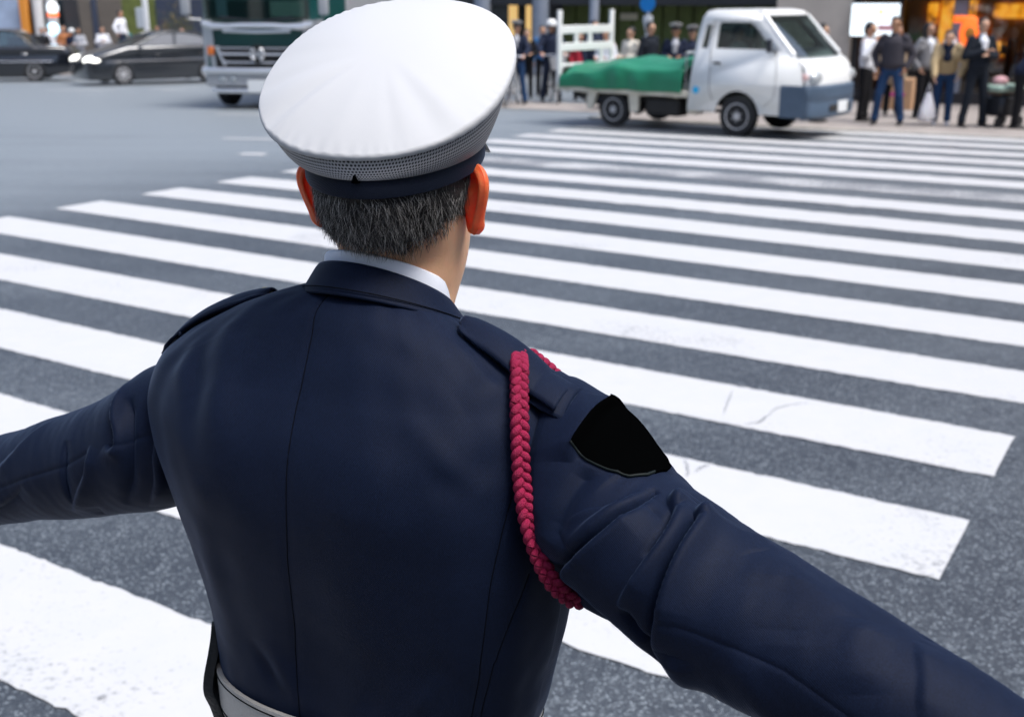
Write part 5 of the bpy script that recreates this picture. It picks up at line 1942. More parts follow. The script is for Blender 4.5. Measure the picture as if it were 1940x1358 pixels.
    for _ in range(7):      # rumples of the cloth
        a = rg.uniform(0, 6.28); zf = rg.uniform(.92, 1.28)
        c = Vector((.13*math.cos(a)*1.2, .10*math.sin(a)+lean*.2, zf))
        mb.capsule(sc(c), sc(c+Vector((rg.uniform(-.06, .06), rg.uniform(-.03, .03), -.10))), .028*s*g, .02*s*g, 8)
    tm = cloth('cloth_'+top, PAL[top])
    up = obj('jacket' if coat > 0 else 'shirt', remeshed(mb, 'upper', .010, 3), tm, body, 60)
    if collar:
        mb = MB(); mb.capsule(sc(neck+Vector((0, .030, -.20))), sc(neck+Vector((0, .012, .0))), .070*s*g, .062*s, 12)
        mb.capsule(sc(Vector((0, lean*.27+.055*g, 1.20))), sc(Vector((0, lean*.27+.055*g, 1.34))), .078*s*g, .080*s*g, 12)
        obj('shirt_front', remeshed(mb, 'front', .008, 2), cloth('cloth_'+collar, PAL[collar]), body, 60)
    if tie:
        mb = MB(); y = lean*.27+.145*g
        mb.loft([[(-.018*s, y*s, 1.39*s), (.018*s, y*s, 1.39*s), (.018*s, (y-.02)*s, 1.39*s), (-.018*s, (y-.02)*s, 1.39*s)], [(-.035*s, (y+.012)*s, 1.08*s), (.035*s, (y+.012)*s, 1.08*s), (.035*s, (y-.01)*s, 1.08*s), (-.035*s, (y-.01)*s, 1.08*s)]])
        mb.build('tie', cloth('cloth_navy', PAL['navy']), body)
    # ---- trousers
    mb = MB()
    mb.capsule(sc(Vector((-.03, .0, .92))), sc(Vector((.03, .0, .90))), .112*s, .112*s, 14)
    mb.capsule(sc(Vector((0, 0, .98))), sc(Vector((0, .0, .88))), .104*s, .110*s, 18, sx=1.28)
    for k, sg in (('R', 1), ('L', -1)):
        hp, kn, an = Lg[k]
        mb.capsule(sc(hp), sc(kn), .092*s, .068*s, 14); mb.capsule(sc(kn), sc(an+Vector((0, 0, .01))), .066*s, .060*s, 14)
        mb.capsule(sc(an+Vector((0, .0, .10))), sc(an+Vector((0, .02, .02))), .058*s, .064*s, 12)
    obj('trousers', remeshed(mb, 'trousers', .010, 3), cloth('cloth_'+bottom, PAL[bottom]), body, 60)
    for k, sg in (('R', 1), ('L', -1)):
        an = Lg[k][2]; fx = sg*.03
        mb = MB(); rows = []
        for (y, hw_, hh) in [(-.075, .02, .04), (-.06, .034, .075), (-.01, .036, .085), (.07, .042, .062), (.14, .045, .045), (.185, .036, .035), (.20, .015, .02)]:
            rows.append([sc(Vector((an.x+fx*(y+.07)*1.2+hw_*math.cos(2*math.pi*q/14), an.y+y, (an.z-.085)+hh/2+hh/2*math.sin(2*math.pi*q/14)))) for q in range(14)])
        mb.loft(rows); mb.build('shoe', M[shoes], body, 60)
    # ---- hair or hat
    mb = MB()
    mb.ball(hd(0, -.016, .045), 1.0, (.086*s, .099*s, .090*s), 18)
    mb.capsule(hd(0, -.060, .03), hd(0, -.068, -.05), .062*s, .045*s, 12)
    if hair == 'long':
        for sg in (1, -1): mb.capsule(hd(sg*.070, -.02, .03), hd(sg*.078, .0, -.13), .032*s, .026*s, 10)
        mb.capsule(hd(0, -.075, .02), hd(0, -.070, -.16), .058*s, .045*s, 12, sx=1.3)
    for _ in range(16):
        a = rg.uniform(0, 6.28); b = rg.uniform(.3, 1.2)
        mb.ball(hd(.080*math.cos(a)*math.sin(b), -.016+.092*math.sin(a)*math.sin(b)-.004, .045+.088*math.cos(b)), .016*s)
    hm = remeshed(mb, 'hair', .007, 1)
    # keep the face clear
    bm = bmesh.new(); bm.from_mesh(hm)
    cen = sc(hc); Ri = Rm.transposed()
    kill = []
    for v in bm.verts:
        q = Ri @ ((v.co-cen)/s)
        if q.y > .035+.30*max(0, q.z-.06) and q.z < .088: kill.append(v)
        elif hair != 'long' and q.z < -.03 and q.y > -.03: kill.append(v)
    bmesh.ops.delete(bm, geom=kill, context='VERTS'); bm.to_mesh(hm); bm.free()
    ho = obj('hair', hm, HAIRS[hairm], body, 60)
    if hat == 'cap':
        cp = MB()
        lathe(cp, [(.082*s, 0), (.084*s, .035*s), (.080*s, .04*s)], tuple(hd(0, -.005, .062)), 'z', 28)
        cp.build('cap_band', M['wool_dark'], body)
        cp = MB(); c0 = hd(0, -.005, .105)
        rows = []
        for r, z_ in ((.084, -.012), (.115, .012), (.132, .028), (.128, .036), (.09, .046), (.01, .050)):
            rows.append([Vector((c0.x+r*s*math.cos(a)*.98, c0.y+r*s*math.sin(a), c0.z+z_*s+.30*r*s*math.sin(a))) for a in [2*math.pi*k/30 for k in range(30)]])
        cp.loft(rows); cp.build('cap_crown', M['cap_white'], body, 50)
        cp = MB(); cp.loft([[Vector((c0.x+r*s*math.cos(a), c0.y+r*s*math.sin(a), c0.z-.038*s-.5*(r-.08)*s)) for a in [R(30+10*k) for k in range(13)]] for r in (.080, .10, .125)], False, False)
        pk = cp.build('cap_peak', M['black_leather'], body, 60); md = pk.modifiers.new('t', 'SOLIDIFY'); md.thickness = .003
    elif hat == 'helmet':
        cp = MB()
        lathe(cp, [(.118*s, -.025*s), (.122*s, .0), (.118*s, .05*s), (.098*s, .09*s), (.06*s, .118*s), (.01*s, .128*s)], tuple(hd(0, -.008, .035)), 'z', 30)
        cp.build('helmet', M['car_white'], body, 60)
        cp = MB(); c0 = hd(0, 0, .03)
        cp.loft([[Vector((c0.x+r*s*math.cos(a), c0.y+r*s*math.sin(a), c0.z-.4*(r-.11)*s)) for a in [R(25+10*k) for k in range(14)]] for r in (.115, .14, .155)], False, False)
        pk = cp.build('helmet_peak', M['mirror_black'], body, 60); md = pk.modifiers.new('t', 'SOLIDIFY'); md.thickness = .004
    return body


KERB_Z = 0.03


def on_pave(xy): return gz(xy[1])+KERB_Z


# ================================================================== pavements
def area(name, u0, u1, v0, v1, m, dz, step=1.0):
    us = np.arange(u0, u1+.01, step); vs = np.arange(v0, v1+.01, min(step, (v1-v0)))
    P = np.array([[(*uv(u, v), gz(uv(u, v)[1])+dz) for u in us] for v in vs])
    o = obj(name, grid_mesh(name, P), m, None, 180)
    return tag(o, kind='structure')


def kerb(name, a, b, w=.16, h=KERB_Z+.006):
    """kerb stones from a to b in (u, v), as one raised line"""
    mb = MB(); n = max(2, int(math.hypot(b[0]-a[0], b[1]-a[1])/1.0))
    du, dv = (b[0]-a[0]), (b[1]-a[1]); L = math.hypot(du, dv); nu, nv = -dv/L*w/2, du/L*w/2
    rings = []
    for i in range(n+1):
        t = i/n; u, v = a[0]+du*t, a[1]+dv*t
        ring = []
        for (s_, z) in ((-1, -.05), (-1, h-.02), (-.8, h), (.8, h), (1, h-.02), (1, -.05)):
            x, y = uv(u+nu*s_, v+nv*s_); ring.append((x, y, gz(uv(u, v)[1])+z))
        rings.append(ring)
    mb.loft(rings)
    return tag(mb.build(name, M['kerb'], None), kind='structure')


area('pavement', -9.6, 31.4, 18.42, 26.42, M['paving'], KERB_Z)
kerb('kerb', (-9.6, 18.36), (31, 18.36)); kerb('kerb', (-9.66, 18.4), (-9.66, 26.4))
area('pavement', -15.2, -10.2, 19.9, 21.9, M['paving'], .012)
P = np.array([[(x, y, gz(y)+KERB_Z) for x in np.arange(-60, -3, 2.0)] for y in (40.2, 45.0, 50.5)])
tag(obj('pavement', grid_mesh('pavement', P), M['paving'], None, 180), kind='structure')
# lane dashes and worn marks
for k, (x0, y0, x1, y1, w) in enumerate([(-12.2, 30.5, -10.4, 30.7, .16), (-9.6, 30.75, -8.6, 30.85, .16), (-8.0, 30.9, -6.4, 31.1, .16), (-4.3, 17.05, -2.9, 16.8, .15),
                                          (-3.55, 14.95, -3.2, 14.85, .2), (-5.6, 21.9, -4.6, 21.7, .14)]):
    dx, dy = x1-x0, y1-y0; L = math.hypot(dx, dy); nx, ny = -dy/L*w/2, dx/L*w/2
    n = 20
    strip('lane_dash', [(x0+dx*i/n+nx, y0+dy*i/n+ny) for i in range(n+1)], [(x0+dx*i/n-nx, y0+dy*i/n-ny) for i in range(n+1)], M['paint'], .0045, .006, k)

# ================================================================== buildings round the far side
M['wall_beige'] = mat('beige_stone', (0.54, 0.49, 0.43), rough=0.8, var=0.1, vscale=1.5, bump=.2, bscale=30)
M['dark_frame'] = mat('dark_shopfront_frame', (0.022, 0.022, 0.026), rough=0.5)
M['grey_steel'] = mat('grey_painted_steel', (0.24, 0.27, 0.33), rough=0.5, var=0.08, vscale=4)
M['warm_wall'] = mat('warm_shop_wall', (0.62, 0.30, 0.05), rough=0.8, var=0.35, vscale=2.2)
M['brown_wood'] = mat('brown_shelving', (0.13, 0.062, 0.028), rough=0.7, var=0.4, vscale=5)
M['lamp_orange'] = mat('amber_lit_panel', (0.9, 0.45, 0.05), rough=.6, emit=(1.0, 0.42, 0.02), estr=0.75)
_nt = M['lamp_orange'].node_tree; _b = _nt.nodes['Principled BSDF']
_tc = N(_nt, 'ShaderNodeTexCoord'); _nz = N(_nt, 'ShaderNodeTexNoise'); _nz.inputs['Scale'].default_value = 4.5; _nz.inputs['Detail'].default_value = 5
_rp = N(_nt, 'ShaderNodeValToRGB'); _e = _rp.color_ramp.elements
_e[0].position = .36; _e[0].color = (.16, .045, .006, 1); _e[1].position = .66; _e[1].color = (1.0, .50, .06, 1)
_k = _e.new(.48); _k.color = (.95, .33, .012, 1)
_nt.links.new(_tc.outputs['Object'], _nz.inputs['Vector']); _nt.links.new(_nz.outputs['Fac'], _rp.inputs[0]); _nt.links.new(_rp.outputs[0], _b.inputs['Emission Color'])
M['lamp_yellow'] = mat('warm_lit_pane', (0.9, 0.7, 0.3), rough=.6, emit=(1.0, 0.62, 0.22), estr=0.38)
M['lamp_red'] = mat('orange_red_lit_sign', (0.9, 0.2, 0.04), rough=.6, emit=(1.0, 0.13, 0.01), estr=0.7)
M['lamp_white'] = mat('white_lit_sign', (0.9, 0.95, 0.98), rough=.5, emit=(0.85, 0.95, 1.0), estr=0.6)
M['lamp_cool'] = mat('cool_lit_sign', (0.6, 0.85, 1.0), rough=.5, emit=(0.45, 0.8, 1.0), estr=0.9)
M['olive'] = mat('olive_green_panel', (0.10, 0.125, 0.028), rough=0.7, var=0.3, vscale=3)
M['navy_wall'] = mat('navy_hoarding', (0.030, 0.042, 0.075), rough=0.6, var=0.1)
M['brown_wall'] = mat('grey_brown_cladding', (0.115, 0.10, 0.085), rough=0.7, var=0.12)
M['blue_sign'] = mat('blue_sign_enamel', (0.01, 0.22, 0.62), rough=0.35)
M['white_post'] = mat('white_post_paint', (0.66, 0.69, 0.72), rough=0.5)
M['card'] = mat('cardboard', (0.46, 0.28, 0.16), rough=0.85, var=0.12, vscale=6)
M['magenta'] = mat('magenta_print', (0.55, 0.05, 0.28), rough=0.7)
M['bag_white'] = mat('white_plastic_bag', (0.70, 0.70, 0.74), rough=0.35, sss=0.1)
M['pale_blue_glass'] = mat('pale_blue_window', (0.30, 0.38, 0.52), rough=0.25, spec=0.6, var=.2, vscale=1.5)
M['orange_col'] = mat('orange_column', (0.62, 0.24, 0.03), rough=0.6)
M['white_col'] = mat('white_column', (0.60, 0.60, 0.60), rough=0.7)

ROT = math.atan2(UY, UX)


def frame_at(u, v, z=None):
    x, y = uv(u, v)
    return (x, y, gz(y) if z is None else z)


# ---- shop on the right corner. local x runs along u, local y away from the street, z up from the pavement
x, y = uv(-5.0, 25.5)
z0 = gz(y)+KERB_Z
shop = empty('shop_building', (x, y, z0), ROT, 'corner building with beige stone pier and a warmly lit shopfront', 'building')
FL = z0
mb = MB(); mb.box((-2.98, .55, 4.0), (1.70, 1.1, 8.0), bev=.02); mb.build('pier', M['wall_beige'], shop)
mb = MB(); mb.box((8.5, .55, 5.3), (21.0, 1.1, 5.4)); mb.box((8.5, 5.9, .03), (23, 10, .06)); mb.box((8.5, 10.9, 4), (23, .3, 8)); mb.box((-2.9, 6, 4), (.3, 10, 8)); mb.box((20, 6, 4), (.3, 10, 8)); mb.box((8.5, 6, 8.1), (23.4, 11, .3))
mb.build('wall', M['brown_wall'], shop)
mb = MB(); mb.box((8.5, .25, 2.36), (21.2, .50, .50), bev=.02); mb.box((8.5, .30, .12), (21.0, .30, .24), bev=.01); mb.build('lintel', M['dark_frame'], shop)
for px_, w_ in ((-2.06, .14), (-1.16, .10), (.05, .27), (2.2, .16), (4.6, .27), (8.0, .27), (12.0, .27)):
    mb = MB(); mb.box((px_, .22, 1.18), (w_, .20, 1.90), bev=.01); mb.build('mullion', M['grey_steel'] if w_ > .2 else M['dark_frame'], shop)
for a_, b_ in ((-1.11, -.09), (.19, 2.12), (2.28, 4.46), (4.74, 7.86), (8.14, 11.86)):
    mb = MB(); mb.box(((a_+b_)/2, .24, 1.18), (b_-a_, .012, 1.86)); mb.build('shop_window', M['glass_clear'], shop)
mb = MB(); mb.box((4.5, 2.6, 1.6), (14.5, .10, 3.0)); mb.build('back_wall', M['warm_wall'], shop)
for (cx_, cz_, w_, h_) in ((-.45, 1.62, .75, .95), (.45, 1.05, .35, .30), (-.75, .95, .25, .35), (1.05, 1.86, 1.5, .30), (1.55, 1.0, .4, .35), (1.9, 1.5, .5, .5), (3.3, 1.75, 1.6, .6), (6.2, 1.75, 2.2, .6), (10, 1.75, 2.6, .6), (-1.0, 1.80, .22, .45)):
    mb = MB(); mb.box((cx_, 2.50, cz_), (w_, .06, h_), bev=.02); mb.build('light_panel', M['lamp_orange'], shop)
rgs = random.Random(4)
for i in range(9):
    cx_ = -1.0+1.25*i
    mb = MB()
    mb.box((cx_, 1.9, .62), (1.10, .5, .05)); mb.box((cx_, 1.9, .98), (1.10, .5, .04)); mb.box((cx_, 1.9, .25), (1.12, .52, .5))
    for s_ in (-.55, .55): mb.box((cx_+s_, 1.9, .65), (.05, .5, 1.3))
    for _ in range(12):
        hh = rgs.uniform(.1, .28); mb.box((cx_+rgs.uniform(-.48, .48), 1.72+rgs.uniform(-.05, .1), rgs.choice((.64, 1.0))+hh/2), (rgs.uniform(.05, .12), .1, hh), bev=.006)
    mb.build('shelf_unit', M['brown_wood'], shop)
# street signs and lamps of the shop
t = empty('lit_signboard', (*uv(-6.60, 25.38), FL), ROT, 'white glowing signboard with pale colour spots beside the beige pier', 'sign')
mb = MB(); mb.box((0, 0, 1.69), (1.06, .12, .72), bev=.03, seg=2); mb.box((0, .02, .67), (.10, .08, 1.34)); mb.build('case', M['dark_frame'], t)
mb = MB(); mb.box((0, -.065, 1.69), (1.00, .02, .66), bev=.02); f_ = mb.build('face', M['lamp_white'], t)
mb = MB(); mb.disc((.12, -.080, 1.85), .05, (0, 1, 0), .006, 16); mb.build('yellow_spot', M['lamp_yellow'], f_)
mb = MB(); mb.box((.27, -.080, 1.53), (.36, .006, .10), bev=.002); mb.build('pink_patch', mat('pink_print', (.8, .35, .38), rough=.6), f_)
mb = MB(); mb.box((-.05, -.080, 1.50), (.22, .006, .16), bev=.002); mb.build('amber_patch', mat('amber_print', (.85, .50, .08), rough=.6), f_)
t = empty('hanging_sign', (*uv(-4.62, 25.15), FL), ROT, 'orange red glowing round sign hanging in the shop window', 'sign')
mb = MB(); mb.ball((0, 0, 1.46), 1.0, (.22, .06, .32), 24); mb.box((-.16, .0, 1.72), (.42, .05, .14), bev=.02); mb.build('face', M['lamp_red'], t, 60)
mb = MB(); mb.tube([(0, 0, 1.7), (0, .1, 2.12)], .012, 8); mb.build('hanger', M['dark_frame'], t)
mb = MB(); mb.ball((0, -.055, 1.45), 1.0, (.10, .03, .13), 16); mb.build('emblem', M['orange_col'], t, 60)
t = empty('paper_lantern', (*uv(-4.98, 25.1), FL), ROT, 'small round white paper lantern low beside the grey window post', 'lantern')
mb = MB(); lathe(mb, [(.03, -.16), (.10, -.14), (.135, -.06), (.145, 0), (.135, .06), (.10, .14), (.03, .16)], (0, 0, 1.22), 'z', 24); mb.build('shade', M['white_post'], t, 40)
mb = MB(); mb.tube([(0, 0, 1.37), (0, .05, 2.15)], .006, 6); mb.build('cable', M['dark_frame'], t)
# carton standing before the shop
bx_, by_ = uv(-5.55, 23.5)
t = empty('cardboard_box', (bx_, by_, gz(by_)+KERB_Z), ROT+.08, 'brown cardboard box with a magenta printed stripe on the pavement', 'box')
mb = MB(); mb.box((0, 0, .29), (.60, .42, .58), bev=.008); mb.build('carton', M['card'], t)
mb = MB(); mb.box((.02, -.2125, .30), (.30, .006, .07)); mb.build('printed_stripe', M['magenta'], t)
mb = MB(); mb.box((0, -.10, .589), (.60, .20, .006)); mb.box((0, .11, .587), (.60, .20, .006), Matrix.Rotation(R(4), 4, 'X')); mb.build('flap', M['card'], t)

# ---- building across the side street, behind the pickup
x, y = uv(-18.0, 36.0)
zb = gz(y)
t = empty('green_shop_building', (x, y, zb), ROT, 'building with olive green shopfront and dark canopy across the side street', 'building')
mb = MB(); mb.box((-2, 5, 5.2), (26, 9.5, 5.8)); mb.box((-2, 9, 3), (26, .3, 6)); mb.build('wall', M['brown_wall'], t)
mb = MB(); mb.box((-2, -.35, 2.62), (26, 1.2, .62), bev=.03); mb.build('canopy', M['dark_frame'], t)
for i in range(14):
    mb = MB(); mb.box((-2.0+.55*i, .25, 1.2), (.50, .10, 2.3), bev=.015); mb.build('panel', M['olive'], t)
for i, (xa, w_, mt) in enumerate([(-6.9, .25, 'lamp_yellow'), (-5.9, .30, 'white_col'), (-4.3, .34, 'lamp_yellow'), (-3.65, .20, 'lamp_yellow'), (-3.1, .35, 'olive'), (-2.6, .4, 'dark_frame')]):
    mb = MB(); mb.box((xa, .24, 1.35), (w_, .08, 1.9), bev=.01); mb.build('lit_pane' if 'lamp' in mt else 'panel', M[mt], t)
for xa_, w_ in ((-7, 10), (8.5, 6)):
    mb = MB(); mb.box((xa_, .35, 1.2), (w_, .1, 2.3)); mb.build('shop_window', M['window_glass'], t)
mb = MB(); mb.box((.35, .17, 1.95), (.65, .05, .22), bev=.01); mb.build('name_board', mat('cream_board', (.62, .55, .42), rough=.7), t)
mb = MB(); mb.box((4.1, .17, 1.95), (.75, .05, .16), bev=.01); mb.build('name_board', M['beige_board'] if 'beige_board' in M else mat('olive_board', (.30, .29, .14), rough=.7), t)
for (u_, v_, r_, lab) in ((-22.8, 35.0, .30, 'thick grey steel column left of the white helmeted cyclist'), (-20.42, 35.0, .29, 'grey steel column directly behind the tail frame of the pickup'),
                          (-18.37, 35.0, .16, 'slim grey steel column before the olive shopfront')):
    t = empty('column', frame_at(u_, v_), 0, lab, 'column', 'grey columns along the side street')
    mb = MB(); lathe(mb, [(r_*1.25, 0), (r_*1.25, .18), (r_, .24), (r_, 4.6)], (0, 0, 0), 'z', 24); mb.build('shaft', M['grey_steel'], t, 40)
    mb = MB(); lathe(mb, [(r_*1.6, 0), (r_*1.6, .05)], (0, 0, 0), 'z', 20); mb.build('base_plate', M['kerb'], t, 40)
x, y = uv(-22.9, 34.5)
t = empty('lit_vending_sign', (x, y, gz(y)), ROT, 'small cool white glowing sign box beside the cap crown', 'sign')
mb = MB(); mb.box((0, 0, 1.95), (.34, .12, .46), bev=.03); mb.tube([(0, 0, 0), (0, 0, 1.75)], .03, 8); mb.build('case', M['blue_sign'], t)
mb = MB(); mb.box((0, -.066, 1.93), (.26, .012, .36), bev=.02); mb.build('face', M['lamp_white'], t)
x, y = uv(-12.18, 26.0)
t = empty('round_road_sign', (x, y, gz(y)), ROT, 'blue round road sign on a pale tapering post above the crowd', 'road sign')
mb = MB(); mb.tube([(0, 0, 0), (0, 0, 1.80)], [.055, .05], 12); lathe(mb, [(.05, 1.45), (.10, 1.66), (.12, 1.74), (.11, 1.86)], (0, 0, 0), 'z', 16); mb.tube([(0, 0, 1.8), (0, .02, 2.6)], .03, 10); mb.build('post', M['white_post'], t)
mb = MB(); mb.disc((0, -.055, 2.14), .20, (0, 1, 0), .012, 32); mb.build('sign_disc', M['blue_sign'], t)

# ---- far side of the junction at the left
t = empty('department_store', (-19.5, 50.5, gz(50)), 0, 'far store front with glass, white columns and grey cladding behind the cars', 'building')
mb = MB(); mb.box((1, 4.5, 7.2), (27, 8, 9)); mb.box((1, 8.2, 2.5), (27, .3, 5)); mb.build('wall', M['facade_a'], t)
for i in range(4):
    mb = MB(); mb.box((-8.1+2.0*i, .2, 1.4), (1.9, .10, 2.7), bev=.02); mb.build('glazing', M['pale_blue_glass'], t)
mb = MB(); mb.box((-1.26, .0, 1.45), (.32, .34, 2.9), bev=.02); mb.build('orange_column', M['orange_col'], t)
for xx in (-.68, -.10):
    mb = MB(); mb.tube([(xx, .0, 0), (xx, .0, 2.8)], .22, 18); mb.build('white_column', M['white_col'], t)
for (xa, xb, m_) in ((.35, 1.0, 'dark_frame'), (1.0, 1.55, 'brown_wall'), (1.55, 1.80, 'navy_wall'), (1.80, 2.85, 'brown_wall'), (2.85, 4.3, 'olive'), (4.3, 6.6, 'navy_wall'), (6.6, 14.0, 'brown_wall')):
    mb = MB(); mb.box(((xa+xb)/2, .25, 1.4), (xb-xa-.02, .3 if m_ != 'navy_wall' else .4, 2.75), bev=.02); mb.build('cladding', M[m_], t)
mb = MB(); mb.box((1.5, .5, 1.4), (26, .1, 2.7)); mb.build('shop_window', M['window_glass'], t)
for (xx, zz, mt, lab) in ((-19.33, 1.42, 'lamp_white', 'lit white and red sign on the far store front'), (-19.36, .62, 'lamp_cool', 'cool white glowing ball lamp low on the far store front')):
    if mt == 'lamp_white':
        t = empty('store_sign', (xx, 49.9, zz), 0, lab, 'sign')
        mb = MB(); mb.ball((0, 0, .05), 1.0, (.26, .08, .26), 20); mb.build('face', M['lamp_white'], t, 60)
        mb = MB(); mb.box((0, -.02, -.22), (.48, .12, .16), bev=.04); mb.build('red_band', M['lamp_red'], t)
        mb = MB(); mb.box((0, .25, 0), (.1, .4, .1)); mb.build('bracket', M['dark_frame'], t)
    else:
        t = empty('store_lamp', (xx, 49.8, zz), 0, lab, 'lamp')
        mb = MB(); mb.ball((0, 0, 0), .27, (1, .6, 1), 20); mb.build('globe', M['lamp_cool'], t, 60)
        mb = MB(); mb.box((0, .25, .0), (.1, .5, .1)); mb.build('bracket', M['dark_frame'], t)
t = empty('post_sign', (-14.1, 45.6, gz(45.6)), 0, 'white post with a pale sign plate behind the hatchback', 'sign')
mb = MB(); mb.box((0, 0, 1.35), (.20, .12, 2.7), bev=.03); mb.build('post', M['white_post'], t)
mb = MB(); mb.box((-.22, -.02, 1.95), (.30, .06, .75), bev=.02); mb.build('plate', M['lightgrey_plate'] if 'lightgrey_plate' in M else mat('pale_plate', (.42, .47, .52), rough=.5), t)
# office block between the two, behind the lorry
t = empty('grey_office_building', (-6.5, 52, gz(50)), R(-12), 'grey office building behind the lorry and the cap', 'building')
mb = MB(); mb.box((0, 4, 6), (16, 8, 12)); mb.build('wall', M['facade_a'], t)
for i in range(6):
    mb = MB(); mb.box((-6.6+2.6*i, -.02, 1.3), (2.2, .10, 2.3), bev=.02); mb.build('window', M['window_glass'], t)


# ---- a bush of yellowing leaves in a planter behind the hatchback
def shrub(xy, h, w, n, cols, label, seed):
    rg = random.Random(seed)
    t = empty('planter_shrub', (xy[0], xy[1], gz(xy[1])+KERB_Z), 0, label, 'shrub')
    mb = MB(); mb.box((0, 0, .25), (w*1.3, .6, .5), bev=.03); mb.build('planter', M['kerb'], t)
    mb = MB()
    for k in range(7):
        a = rg.uniform(0, 6.28); mb.tube([(0, 0, .4), (.3*w*math.cos(a), .2*math.sin(a), .5+h*.4), (.5*w*math.cos(a), .3*math.sin(a), .5+h*.8)], [.02, .014, .005], 6)
    mb.build('stem', M['brown_wood'], t)
    vs, fs = [], []
    for _ in range(n):
        c = Vector((rg.gauss(0, .30)*w, rg.gauss(0, .16), .5+abs(rg.gauss(h*.5, h*.28))))
        d = Vector((rg.gauss(0, 1), rg.gauss(0, 1), rg.gauss(0, .6))).normalized(); e = d.cross(Vector((rg.random(), rg.random(), 1))).normalized()
        b = len(vs); l, w_ = rg.uniform(.05, .09), rg.uniform(.02, .035)
        vs += [c, c+d*l*.5+e*w_, c+d*l, c+d*l*.5-e*w_]; fs.append((b, b+1, b+2, b+3))
    m_ = hair_mat('leaves_'+str(seed), cols[0], cols[1], .5)
    obj('foliage', mesh_from('foliage', vs, fs), m_, t, 0)
    return t


shrub((-13.2, 46.5), 1.7, 1.3, 1500, ((.035, .06, .012), (.45, .30, .06)), 'yellow leaved shrub in a planter behind the hatchback', 3)
shrub((-11.2, 43.0), .8, 1.2, 1200, ((.02, .05, .012), (.10, .15, .03)), 'low green shrub in a planter between hatchback and lorry', 4)

# ================================================================== pedestrians
GP = 'pedestrians waiting on the right pavement'
GM = 'people gathered behind the pickup truck'
GL = 'crowd on the far left pavement'
pv = lambda x, y: (x, y)
F = math.pi
def ped(label, x, y, **k):
    return figure(label, (x, y), z=gz(y)+KERB_Z, **k)


ped('person in a white shirt beside the nose of the pickup truck', 6.05, 19.95, h=1.62, face=F+.9, arms=('up', 'down'), top='white', bottom='black', group=GP, seed=1, skin=1)
ped('person in a charcoal padded jacket and blue jeans, feet apart', 6.22, 19.12, h=1.71, face=F-.5, arms='pocket', legs='stride', top='charcoal', bottom='jeans', coat=.12, group=GP, seed=2, skin=2)
ped('person in a long beige coat partly hidden behind the charcoal jacket', 6.98, 21.3, h=1.58, face=F-.2, arms='pocket', top='beige', bottom='black', coat=.15, long_coat=True, group=GP, seed=3, skin=1)
ped('dark haired person in a grey coat over a white shirt behind the tan jacket', 7.28, 20.6, h=1.62, face=F+.5, arms='pocket', top='grey', bottom='black', coat=.12, collar='white', hair='long', group=GP, seed=4)
ped('person in a tan jacket bending forward with a white bag', 7.12, 19.16, h=1.60, face=F-.35, arms=('reach', 'pocket'), top='tan', bottom='jeans', coat=.2, lean=.55, group=GP, seed=5, shoes='shoe_pale', collar='navy')
ped('person in a dark suit standing with folded arms, feet wide apart', 7.47, 18.72, h=1.69, face=F+.15, arms='cross', legs='wide', top='suit', bottom='suit', coat=.06, collar='white', tie=False, group=GP, seed=6)
ped('person with a dark pink scarf behind the windscreen of the pickup', 5.20, 19.75, h=1.60, face=F+1.0, arms='pocket', top='navy', bottom='navy', coat=.12, collar='red', group=GP, seed=7, hair='long')
ped('person in dark blue crouching forward at the right edge', 8.05, 18.45, h=1.55, face=F+1.2, arms='reach', top='navy', bottom='black', coat=.1, lean=.8, group=GP, seed=8)

zz = lambda y: gz(y)+.012
def mid(label, x, y, **k):
    return figure(label, (x, y), z=zz(y), group=GM, **k)


mid('traffic officer in white cap and dark uniform half hidden by the near cap', .10, 24.75, h=1.66, face=F-.25, arms='ride', legs='wide', top='navy', bottom='jeans', coat=.1, collar='lightgrey', hat='cap', seed=11, skin=1)
mid('person in a white helmet and dark blue jacket standing astride a bicycle', .86, 25.75, h=1.70, face=F+.1, arms='ride', legs='wide', top='navy', bottom='navy', coat=.15, hat='helmet', seed=12, skin=1)
mid('person with tan bag straps standing between the two cyclists', .34, 26.9, h=1.52, face=F, arms='front', top='black', bottom='black', coat=.1, collar='beige', seed=13)
mid('person in a light blue top behind the white helmeted cyclist', .72, 27.8, h=1.60, face=F, arms='down', top='blue', bottom='black', seed=14)
mid('person in a pale shirt seen through the tail frame of the pickup', 1.88, 23.4, h=1.52, face=F-.6, arms='front', top='white', bottom='navy', seed=15, skin=1)
mid('person with short dark hair beside the tail frame of the pickup', 1.76, 25.2, h=1.70, face=F+.4, arms='down', top='navy', bottom='navy', coat=.1, seed=16)
mid('person in a cream white coat behind the green tarpaulin', 2.32, 22.9, h=1.56, face=F-.9, arms='front', top='cream', bottom='charcoal', coat=.18, seed=17)
mid('person in a dark suit looking sideways behind the green tarpaulin', 2.66, 22.7, h=1.66, face=F+.7, arms='down', top='suit', bottom='suit', coat=.08, seed=18)
mid('officer in peaked cap and dark uniform directly behind the truck cab', 3.10, 22.3, h=1.60, face=F-.2, arms='front', top='navy', bottom='navy', coat=.1, collar='lightgrey', hat='cap', seed=19, skin=2)
mid('second officer in white cap nearly hidden by the truck cab', 3.52, 23.0, h=1.56, face=F, arms='down', top='navy', bottom='navy', coat=.1, hat='cap', seed=20)
mid('person in a red top glimpsed behind the rails of the tail frame', 1.52, 26.3, h=1.45, face=F+.3, arms='down', top='red', bottom='black', seed=21)
figure('driver in a pale shirt at the wheel of the pickup', (pickup.matrix_basis @ Vector((-.27, -.36, 0)))[:2], h=1.50, face=pickup.rotation_euler.z-math.pi/2, arms='ride', top='white', bottom='charcoal', seated=True, z=pickup.location.z+.09, seed=22)

